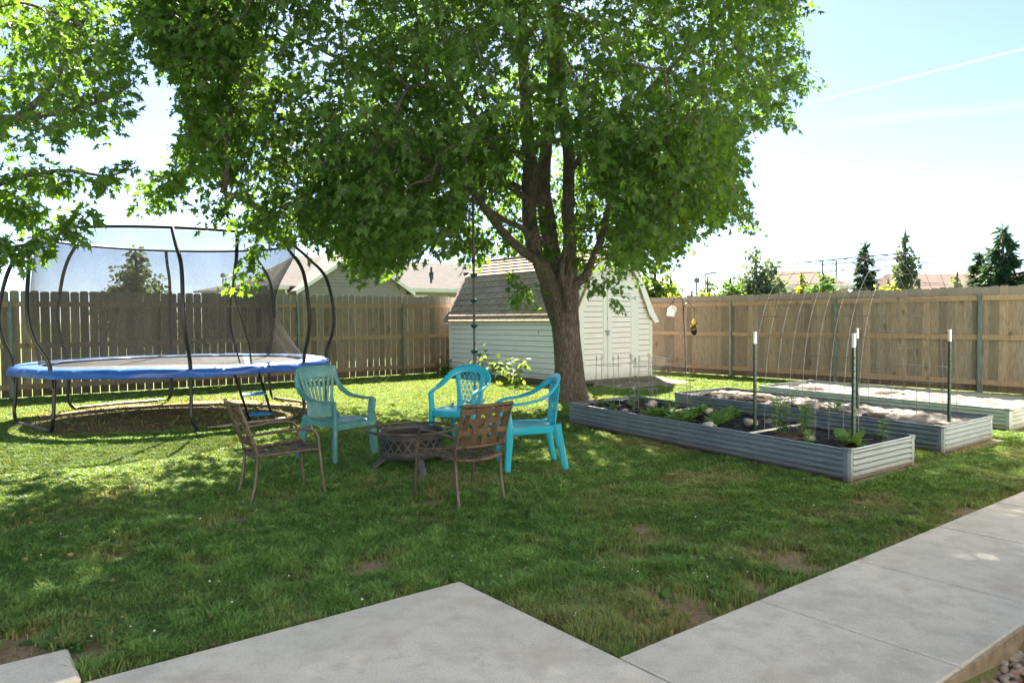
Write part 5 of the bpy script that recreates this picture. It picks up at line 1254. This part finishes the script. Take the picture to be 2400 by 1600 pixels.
    for q in (TP, TP+TD*TL[:, None]):
        px, py = proj(q); j = rng.normal(0, 6, (2, len(px))); o = px < -30
        for pl in LEFT_POLYS: o |= inpoly(px+j[0], py+j[1], pl)
        ok &= o
    cnt = np.bincount(CID[ok], minlength=len(C)); cnt[-26:] = 0; grow_branches(bb, SP, C[cnt >= 7], base); bb.build('branches', M_BARK, root, True, angle=80)
    TP, TD, TL = TP[ok], TD[ok], TL[ok]; bt = MB(); twig_mesh(bt, TP-np.array(base), TD, TL, .004, 1); bt.build('twigs', M_BARK, root)
    pos, td, up, sz = leaves_on(TP, TD, TL, 11, .104); print('left leaves', len(pos))
    leaf_mesh('crown', pos, td, up, sz, np.clip(.3+.4*fbm(pos[:, 0], pos[:, 2], 1.2, 4)+.4*(rng.random(len(pos))-.5), 0, 1), M_MAPLE, root, 'maple', np.array(base))
left_maple()

# ------------------------------------------------------------------ shrub by the shed
def shrub():
    p = W(10.0, 13.0); root = thing('leafy_shrub', 'broad leaved shrub with sunlit yellow shoots against the shed side wall', 'shrub', p); Y0 = p.y
    pos = []; td = []; up = []; sz = []
    b = MB()
    pts = [(1095, 855, .0), (1105, 868, 0), (1120, 840, .1), (1125, 826, .1), (1140, 850, 0), (1150, 862, 0), (1165, 850, -.1), (1180, 868, -.1), (1195, 872, -.2), (1205, 885, -.2), (1210, 862, -.2), (1222, 848, -.2), (1150, 880, -.1), (1130, 870, 0), (1170, 888, -.2), (1195, 892, -.3), (1112, 880, 0), (1185, 855, -.2), (1135, 838, .0), (1215, 875, -.3)]
    for px, py, dy in pts:
        X = W(9.95, 0).x; c = P(px, py, Y0-(px-1150)*.018+dy)-p; n = 13 if py > 845 else 6
        b.tube(spline([Vector((c.x*.7, c.y*.7, -.05)), Vector((c.x*.85, c.y*.85, c.z*.5)), c], 3), .007, 4)
        for _ in range(n):
            d = Vector((random.gauss(0, 1), random.gauss(0, 1), random.gauss(.1, .6))).normalized(); r = random.uniform(.02, .2)
            pos.append(c+d*r); td.append((d.x, d.y, d.z-.3)); up.append((random.gauss(0, .4), random.gauss(0, .4), 1)); sz.append(random.uniform(.08, .135))
    b.build('stem', M_BARK, root); n = len(pos)
    leaf_mesh('foliage', np.array(pos), np.array(td), np.array(up), np.array(sz), rng.random(n), M_HOSTA, root, 'round')
    b = MB(); q = [W(10.44, 15.9), W(10.44, 11.2), W(10.05, 11.3), W(9.85, 12.5), W(9.95, 14), W(9.8, 16.1), W(10.4, 16.2)]; b.prism([(v.x, v.y) for v in q], -.03, .008); tag(b.build('garden_soil', M_SOIL), kind='structure')
    rt = thing('corner_shrub', 'low dark leafy clump in the corner between fence and shed', 'shrub', W(10.2, 15.75)); ps = []; n = 90
    d = nrm(rng.normal(0, 1, (n, 3))); ps = d*np.array([.22, .22, .2])*rng.random((n, 1))**.4+np.array([0, 0, .22])
    leaf_mesh('foliage', ps, d+np.array([0, 0, -.2]), np.tile([0, 0, 1.], (n, 1))+rng.normal(0, .3, (n, 3)), .09*(.6+.6*rng.random(n)), rng.random(n), M_HOSTA, rt, 'oval')
    b = MB(); b.tube([(0, 0, -.05), (.02, 0, .3)], .01, 5); b.build('stem', M_BARK, rt)
shrub()

# ------------------------------------------------------------------ trees beyond the fences
def bgtree(label, px, ytop, Y, wpx, mat, shape='round', n=2200, leaf=.16, bot=.15, seed=0, name='garden_tree', cat='tree', group=None, lean=0):
    rs = np.random.default_rng(seed); top = P(px, ytop, Y); base = Vector((top.x, Y, 0)); H = top.z; R = wpx*Y/FPX/2
    root = thing(name, label, cat, base, 0, group)
    b = MB(); b.tube(spline([(0, 0, -.1), (.03, 0, H*.3), (.0+lean, .02, H*.65), (lean, 0, H*.97)], 4), [.05+H*.018]*4+[.04+H*.012]*4+[.03+H*.006]*4+[.01], 7)
    if shape == 'spruce':
        pos = []; td = []; sz = []
        nt = 30
        for j in range(nt):
            t = j/(nt-1); z = H*(bot+(1-bot)*t)*.985; r = R*(1-t)**.85*(.85+.3*rs.random())+.05
            for k in range(max(4, int(11*(1-t*.6)))):
                a = rs.random()*2*pi; rr = r*(.7+.45*rs.random()); e = np.array([cos(a)*rr, sin(a)*rr, z-.15*rr+.18*rr*(t > .5)])
                o = np.array([0, 0, z+.1*rr]); m = max(6, int(rr*52))
                b.tube([tuple(o), tuple(e)], [.015, .004], 3)
                u = rs.random((m, 1))**.7; pp = o+(e-o)*u; pp[:, 2] -= .12*rr*np.sin(pi*u[:, 0]); dd = nrm(np.tile(e-o, (m, 1))+rs.normal(0, .38*max(rr, .3), (m, 3))+np.array([0, 0, -.12*rr]))
                pos.append(pp); td.append(dd); sz.append(leaf*(.7+.7*rs.random(m)))
        pos, td, sz = np.concatenate(pos), np.concatenate(td), np.concatenate(sz); up = np.tile([0, 0, 1.], (len(pos), 1))+rs.normal(0, .5, (len(pos), 3)); tm = 'spray'
    else:
        nc = 60 if shape != 'sparse' else 40; cs = []
        while len(cs) < nc:
            u = nrm(rs.normal(0, 1, (1, 3)))[0]*rs.random()**.4; zt = (u[2]+1)/2
            if shape == 'round': k = 1.2
            elif shape == 'pear': k = (1.7-zt*1.25)
            elif shape == 'cone': k = 1.35*(1-zt)+.1
            else: k = (1.15-zt*.85)*.95
            cs.append((u[0]*R*k*.82+lean*zt, u[1]*R*k*.82, H*(bot+(1-bot)*(.06+.90*zt))))
        cs = np.array(cs); cr = R*(.36 if shape != 'sparse' else .27)*(.65+.6*rs.random(nc))*(1-.45*(cs[:, 2]/H)**2)
        w = cr**2; ci = rs.choice(nc, n, p=w/w.sum()); d = nrm(rs.normal(0, 1, (n, 3))); pos = cs[ci]+d*(cr[ci]*rs.random(n)**.4)[:, None]*np.array([1, 1, .85])
        pos[:, 2] = np.minimum(pos[:, 2], H); td = nrm(d+rs.normal(0, .6, (n, 3))+np.array([0, 0, -.3])); up = np.tile([0, 0, 1.], (n, 1))+rs.normal(0, .7, (n, 3)); sz = leaf*(.6+.8*rs.random(n)); tm = 'round'
        for c in cs[::2]: b.tube([(0, 0, max(.2, c[2]*.55)), tuple(c)], [.03, .008], 4)
    b.build('trunk', M_BARK, root)
    leaf_mesh('crown', pos, td, up, sz, np.clip(.5+rs.normal(0, .25, len(pos)), 0, 1), mat, root, tm)
bgtree('dense rounded grey green tree seen through the trampoline net', 318, 578, 27, 165, M_OLIVE, 'pear', 4200, .16, .1, 1)
bgtree('dark green tree top showing between the maple and the house roof', 1190, 545, 46, 150, M_FAR, 'round', 2600, .25, .1, 2)
bgtree('dark round leafy tree rising behind the right edge of the shed', 1535, 612, 25, 120, M_HOSTA, 'round', 2600, .16, .1, 3)
bgtree('lighter green tree between the dark shed tree and the open sky', 1572, 640, 27, 60, M_VEG, 'pear', 1100, .15, .1, 4)
bgtree('low sunlit yellow bush just above the fence behind the hook', 1568, 682, 23, 70, M_YELLOW, 'round', 700, .12, .3, 5, 'yellow_bush', 'bush')
bgtree('tiny dark distant bush right of the yellow bush', 1612, 684, 40, 34, M_FAR, 'round', 400, .2, .2, 6, 'garden_bush', 'bush')
bgtree('small pointed distant tree beside the two thin poles', 1658, 640, 50, 62, M_FAR, 'pear', 1300, .22, .1, 7)
bgtree('round yellow green bush at the foot of the thin lamp pole', 1662, 668, 44, 52, M_YELLOW, 'round', 700, .2, .1, 8, 'yellow_bush', 'bush')
bgtree('small dark bush left of the thin poles', 1622, 672, 46, 30, M_FAR, 'round', 400, .2, .1, 9, 'garden_bush', 'bush')
bgtree('large silvery green pear shaped tree, tallest to the left of the wire arch', 1772, 570, 34, 150, M_OLIVE, 'pear', 4800, .17, .08, 10)
bgtree('light green rounded tree growing against the silvery tree', 1712, 642, 33, 60, M_VEG, 'round', 1300, .15, .1, 11)
bgtree('pale yellow loose young tree in front of the brown roof', 1878, 632, 38, 55, M_YELLOW, 'sparse', 520, .16, .15, 12)
bgtree('compact round green tree under the wire arch', 1930, 634, 36, 76, M_VEG, 'round', 1900, .16, .1, 13)
bgtree('narrow dark spruce rising through the wire arch', 2028, 570, 36, 72, M_SPRUCE, 'spruce', 0, .34, .05, 14, 'spruce_tree')
bgtree('tall sparse poplar with loose open crown through the wire arch', 2122, 528, 34, 88, M_OLIVE, 'sparse', 1300, .18, .05, 15, 'poplar_tree')
bgtree('yellow green bush at the foot of the sparse poplar', 2082, 646, 31, 66, M_YELLOW, 'round', 900, .15, .1, 16, 'yellow_bush', 'bush')
bgtree('low green bush right of the sparse poplar', 2155, 648, 33, 50, M_VEG, 'round', 700, .15, .1, 17, 'garden_bush', 'bush')
bgtree('big dark spruce, tallest at the far end of the board fence', 2352, 535, 30, 150, M_SPRUCE, 'spruce', 0, .34, .05, 18, 'spruce_tree')
bgtree('smaller dark spruce growing beside the biggest spruce', 2297, 592, 32, 92, M_SPRUCE, 'spruce', 0, .34, .05, 19, 'spruce_tree')
bgtree('small green bush beneath the rooftop antenna', 2244, 628, 40, 30, M_FAR, 'round', 300, .18, .1, 20, 'garden_bush', 'bush')

# ------------------------------------------------------------------ neighbouring houses and poles
def house_main():
    a0, a1, am = 11.35, 15.95, 13.62; B = 27.5; EZ = 2.72; PK = 4.15
    root = thing('house', 'taupe sided house with grey gabled roof beyond the open picket fence', 'house', W(9.56, 28.2), ANG); O = (9.56, 28.2)
    l = lambda a, b_, z: (a-O[0], b_-O[1], z)
    b = MB(); clap(b, lambda z: a0+max(0, (z-EZ)*1.57), lambda z: a1-max(0, (z-EZ)*1.57), 0, PK-.1, .13, lambda x, o, z: l(x, B-o, z), .012); b.build('gable_wall', M_SIDING, root)
    b = MB(); b.box(l(a0+.02, B+.01, 0), l(a1-.02, 28.25, EZ)); b.box(l(10.6, 28.26, 0), l(26.5, 32.1, EZ-.05)); b.build('wall', M_SIDING, root)
    # hipped main roof, fascia and gable roof
    e0, e1, r0, r1 = 10.2, 27.0, 12.2, 25; bf, bk, br = 27.95, 32.5, 30.2; RZ = 4.08
    b = MB(); b.add([l(e0, bf, EZ), l(e1, bf, EZ), l(e1, bk, EZ), l(e0, bk, EZ), l(r0, br, RZ), l(r1, br, RZ), l(e0, bf, EZ-.06), l(e1, bf, EZ-.06), l(e1, bk, EZ-.06), l(e0, bk, EZ-.06)], [(0, 1, 5, 4), (1, 2, 5), (2, 3, 4, 5), (3, 0, 4), (6, 9, 8, 7), (0, 6, 7, 1), (1, 7, 8, 2), (2, 8, 9, 3), (3, 9, 6, 0)])
    rf = b.build('roof', M_HROOF, root)
    b = MB(); s = .32
    for sg in (-1, 1):
        ee = am+sg*(am-a0+s); ez = EZ-s/1.57-.02
        b.extr([l(am, B-.28, PK+.03), l(ee, B-.28, ez+.02), l(ee, B-.28, ez-.05), l(am, B-.28, PK-.05)], Vector((0, 4.6, 0)))
    b.build('gable_roof', M_HROOF, root)
    for sg in (-1, 1):
        b = MB(); ee = am+sg*(am-a0+s); ez = EZ-s/1.57-.02
        b.extr([l(am, B-.312, PK+.05), l(ee, B-.312, ez+.03), l(ee, B-.312, ez-.13), l(am, B-.312, PK-.13)], Vector((0, .03, 0))); b.build('rake_board', M_TRIM, root)
    for x0, x1 in ((e0, a0-.35), (a1+.35, e1)):
        b = MB(); b.box(l(x0, bf-.12, EZ-.13), l(x1, bf-.005, EZ+.02)); b.build('gutter', M_TRIM, root)
        b = MB(); b.box(l(x0+.1, bf, EZ-.15), l(x1-.05, 28.25, EZ-.132)); b.build('soffit', M_TRIM, root)
    b = MB(); c0 = 10.9; b.tube([l(c0, bf-.07, EZ-.13), l(c0, bf-.05, EZ-.25), l(c0+.25, 28.15, EZ-.42), l(c0+.28, 28.17, 0)], .04, 6); b.build('downspout', M_TRIM, root)
    b = MB(); wx = 16.75; b.box(l(wx, 28.19, 1.3), l(wx+.68, 28.245, 2.45)); wn = b.build('window', M_TRIM, root)
    b = MB(); b.box(l(wx+.09, 28.18, 1.4), l(wx+.59, 28.188, 2.35)); b.build('pane', M_GLASS, wn)
    pitch = (RZ-EZ)/(br-bf)
    for a_, d, k in ((18.2, 1.15, 0), (20.3, 1.15, 1)):
        b = MB(); z = EZ+d*pitch
        if k == 0: b.tube([l(a_, bf+d, z-.05), l(a_, bf+d, z+.35)], .05, 8); b.tube([l(a_, bf+d, z-.0), l(a_, bf+d, z+.12)], .10, 8)
        else: b.hexa([l(a_-.2, bf+d-.15, z-.12), l(a_+.2, bf+d-.15, z-.12), l(a_+.2, bf+d+.25, z), l(a_-.2, bf+d+.25, z), l(a_-.18, bf+d-.13, z+.16), l(a_+.18, bf+d-.13, z+.16), l(a_+.18, bf+d+.25, z+.16), l(a_-.18, bf+d+.25, z+.16)])
        b.build('roof_vent', M_BLACKM, root)
house_main()
def unseen_house():  # out of view, added and made tall to bounce sunlight into the shaded yard
    root = thing('house', 'unseen cream sided house with a patio door, added behind the concrete patio to bounce sunlight', 'house', W(-2, -2.6), ANG); H = 5.4
    l = lambda a, b_, z: (a+2, b_+2.6, z)
    b = MB(); clap(b, -9, 3.0, .1, H, .15, lambda x, o, z: l(x, -2.6+o, z), .014, .004); clap(b, -2.6, .25, .1, H, .15, lambda x, o, z: l(3.0-o, x, z), .014, .004); clap(b, 3.0, 15, .1, H, .15, lambda x, o, z: l(x, .25+o, z), .014, .004); b.build('siding_wall', M_OWN, root)
    b = MB(); b.box(l(-9, -11, 0), l(3.0, -2.61, H)); b.box(l(3.01, -11, 0), l(15, .24, H)); b.build('wall', M_OWN, root)
    b = MB(); b.add([l(-9.4, -2.15, H), l(2.55, -2.15, H), l(2.55, -6.8, H+1.7), l(-9.4, -6.8, H+1.7), l(-9.4, -11.4, H), l(2.55, -11.4, H)], [(0, 1, 2, 3), (3, 2, 5, 4)]); b.add([l(2.56, .7, H), l(15.4, .7, H), l(15.4, -5.2, H+2.1), l(2.56, -5.2, H+2.1), l(2.56, -11.4, H), l(15.4, -11.4, H)], [(0, 1, 2, 3), (3, 2, 5, 4)]); b.build('roof', M_HROOF, root)
    b = MB(); b.box(l(-2.2, -2.59, .05), l(-.2, -2.545, 2.15)); d = b.build('patio_door', M_TRIM, root); b = MB()
    for x in (-2.1, -1.15): b.box(l(x, -2.55, .15), l(x+.85, -2.535, 2.05))
    b.build('pane', M_GLASS, d)
unseen_house()
def far_house(label, px0, px1, pyt, pye, Y, dep, rmat, hip=.25, wmat=None, lab=None):
    p0, p1 = P(px0, pye, Y), P(px1, pye, Y); RZ = P((px0+px1)/2, pyt, Y+dep/2).z; EZ = p0.z; x0, x1 = p0.x, p1.x; c = Vector(((x0+x1)/2, Y, 0))
    root = thing('house', label, 'house', c); w = (x1-x0)/2; h = w*(1-hip)
    b = MB(); b.box((-w+.4, .4, 0), (w-.4, dep-.4, EZ-.02)); b.build('wall', wmat or M_SIDING, root)
    b = MB(); b.add([(-w, 0, EZ), (w, 0, EZ), (w, dep, EZ), (-w, dep, EZ), (-h, dep/2, RZ), (h, dep/2, RZ)], [(0, 1, 5, 4), (1, 2, 5), (2, 3, 4, 5), (3, 0, 4), (0, 3, 2, 1)]); b.build('roof', rmat, root)
    b = MB(); b.box((-w-.02, -.12, EZ-.16), (w+.02, -.01, EZ+.02)); b.build('gutter', M_TRIM, root); return root, w, RZ, dep
r, w_, RZ, dp = far_house('small brown roofed house behind the compact round tree', 1838, 2010, 634, 672, 46, 9, M_BROOF, .45, simple('warm_siding', (.55, .42, .28), .8))
for x in (1.6, 2.5):
    b = MB(); b.tube([(x, 3.6, RZ-.6), (x, 3.6, RZ+.6)], .05, 6); b.build('vent_pipe', M_POLE, r)
r, w_, RZ, dp = far_house('long low house with pinkish brown roof behind the dark spruces', 2150, 2620, 640, 690, 44, 10, M_BROOF, .12, simple('warm_siding', (.55, .42, .28), .8))
b = MB(); ax = -w_+1.9; b.tube([(ax, 4, RZ-.8), (ax, 4, RZ+.75)], .03, 5); b.tube([(ax-1.0, 4, RZ+.62), (ax+1.05, 4, RZ+.66)], .018, 4)
for k in range(9): b.tube([(ax-.95+k*.24, 3.75+.02*k, RZ+.63), (ax-.95+k*.24, 4.25-.02*k, RZ+.63)], .012, 4)
b.build('antenna', M_POLE, r)
far_house('low grey roofed house far off, seen faintly through the trampoline net', 455, 590, 668, 682, 60, 10, M_HROOF, .3)
def pole(px, py, Y, r, label, lamp=False):
    t_ = P(px, py, Y); root = thing('utility_pole', label, 'pole', (t_.x, Y, 0)); r *= .6; b = MB(); b.tube([(0, 0, -.2), (0, 0, t_.z)], [r, r*.7], 8); b.build('shaft', M_POLE, root)
    if lamp:
        b = MB(); b.tube([(0, 0, t_.z-.1), (.5, 0, t_.z+.02), (.75, 0, t_.z)], .05, 6); b.strip([(.55, 0, t_.z), (1.0, 0, t_.z-.03)], (0, 1, 0), .22, .1); b.build('lamp_arm', M_POLE, root)
    else:
        b = MB(); b.box((-.16, -.05, t_.z-.35), (.16, .05, t_.z-.05)); b.build('crossarm', M_POLE, root)
pole(1633, 650, 48, .12, 'thicker plain pole left of the small pointed tree')
pole(1653, 640, 52, .09, 'thin lamp pole with a short arm in front of the small pointed tree', True)
pole(522, 640, 62, .11, 'slim utility pole seen through the trampoline net')
for k, (py, Y) in enumerate(((667, 50), (682, 50))):
    b = MB(); p0, p1 = P(1560, py+3, Y), P(1720, py, Y); m = p0.lerp(p1, .5)+Vector((0, 0, -.06)); b.tube(spline([p0-p0, m-p0, p1-p0], 6), .016, 4); o = b.build('power_line', M_WHITE); o.location = p0; tag(o, ('upper' if k == 0 else 'lower')+' pale cable crossing behind the thin lamp pole', 'cable')

# ------------------------------------------------------------------ sky, sun, render
SAZ, SEL = radians(-4.5), radians(44)       # azimuth from +Y towards +X
wd = bpy.data.worlds.new('World'); sc.world = wd; wd.use_nodes = True; nt = wd.node_tree; nt.nodes.clear()
N_ = lambda k: nt.nodes.new('ShaderNode'+k)
sky = N_('TexSky'); sky.sky_type = 'NISHITA'; sky.sun_disc = False; sky.sun_elevation = SEL; sky.sun_rotation = SAZ; sky.air_density = .5; sky.dust_density = .35; sky.ozone_density = 2.2
bg = N_('Background'); bg.inputs['Strength'].default_value = 0.05; ow = N_('OutputWorld'); tc = N_('TexCoord')
def vm(op, a, b_=None):
    m = N_('VectorMath'); m.operation = op
    for i, v in enumerate((a, b_)):
        if v is None: continue
        if hasattr(v, 'is_output'): nt.links.new(v, m.inputs[i])
        else: m.inputs[i].default_value = v
    return m.outputs['Value'] if op == 'DOT_PRODUCT' else m.outputs[0]
def ma(op, a, b_=0.0, clamp=False):
    m = N_('Math'); m.operation = op; m.use_clamp = clamp
    for i, v in enumerate((a, b_)):
        if hasattr(v, 'is_output'): nt.links.new(v, m.inputs[i])
        else: m.inputs[i].default_value = v
    return m.outputs[0]
dirn = tc.outputs['Generated']; cur = sky.outputs[0]
no = N_('TexNoise'); no.inputs['Scale'].default_value = 14; no.inputs['Detail'].default_value = 6; nt.links.new(dirn, no.inputs['Vector'])
for (xa, ya), (xb, yb), wdt, amt in (((1880, 246), (2410, 112), .0014, .35), ((1700, 318), (2410, 243), .009, .06)):      # two vapour trails far away in the sky
    da, db = ray(xa, ya).normalized(), ray(xb, yb).normalized(); nn = da.cross(db).normalized(); along = (db-da).normalized()
    d = ma('ABSOLUTE', ma('ADD', vm('DOT_PRODUCT', dirn, nn), ma('MULTIPLY', ma('SUBTRACT', no.outputs[0], .5), wdt*1.2)))
    band = ma('SUBTRACT', 1.0, ma('DIVIDE', d, wdt), True)
    al = ma('MULTIPLY', ma('SUBTRACT', vm('DOT_PRODUCT', dirn, along), float(da.dot(along))), 4.0, True)
    fac = ma('MULTIPLY', ma('MULTIPLY', band, ma('ADD', ma('MULTIPLY', al, .75), .25)), ma('MULTIPLY', ma('ADD', no.outputs[0], .35), amt))
    ahead = ma('GREATER_THAN', vm('DOT_PRODUCT', dirn, da), .5)
    mx = N_('Mix'); mx.data_type = 'RGBA'; nt.links.new(ma('MULTIPLY', fac, ahead, True), mx.inputs[0]); nt.links.new(cur, mx.inputs[6]); mx.inputs[7].default_value = (9.5, 9.8, 10, 1); cur = mx.outputs[2]
nt.links.new(cur, bg.inputs['Color']); nt.links.new(bg.outputs[0], ow.inputs[0])
S = Vector((sin(SAZ)*cos(SEL), cos(SAZ)*cos(SEL), sin(SEL)))
sl = bpy.data.lights.new('sun', 'SUN'); sl.energy = 5.0; sl.angle = radians(.53); sl.color = (1, .93, .80)
so = bpy.data.objects.new('sun', sl); col.objects.link(so); so.rotation_euler = S.to_track_quat('Z', 'Y').to_euler(); so.location = S*50
vs_ = sc.view_settings; vs_.view_transform = 'Standard'; vs_.look = 'None'; vs_.exposure = 2.85; vs_.use_white_balance = True; vs_.white_balance_temperature = 6750; vs_.white_balance_tint = 10; vs_.gamma = 1; vs_.use_curve_mapping = False
cy = sc.cycles; cy.max_bounces = 8; cy.diffuse_bounces = 4; cy.transmission_bounces = 6; cy.transparent_max_bounces = 16; cy.use_denoising = True; cy.denoiser = 'OPENIMAGEDENOISE'; cy.denoising_prefilter = 'NONE'; cy.denoising_input_passes = 'RGB_ALBEDO_NORMAL'
cy.sample_clamp_indirect = 6
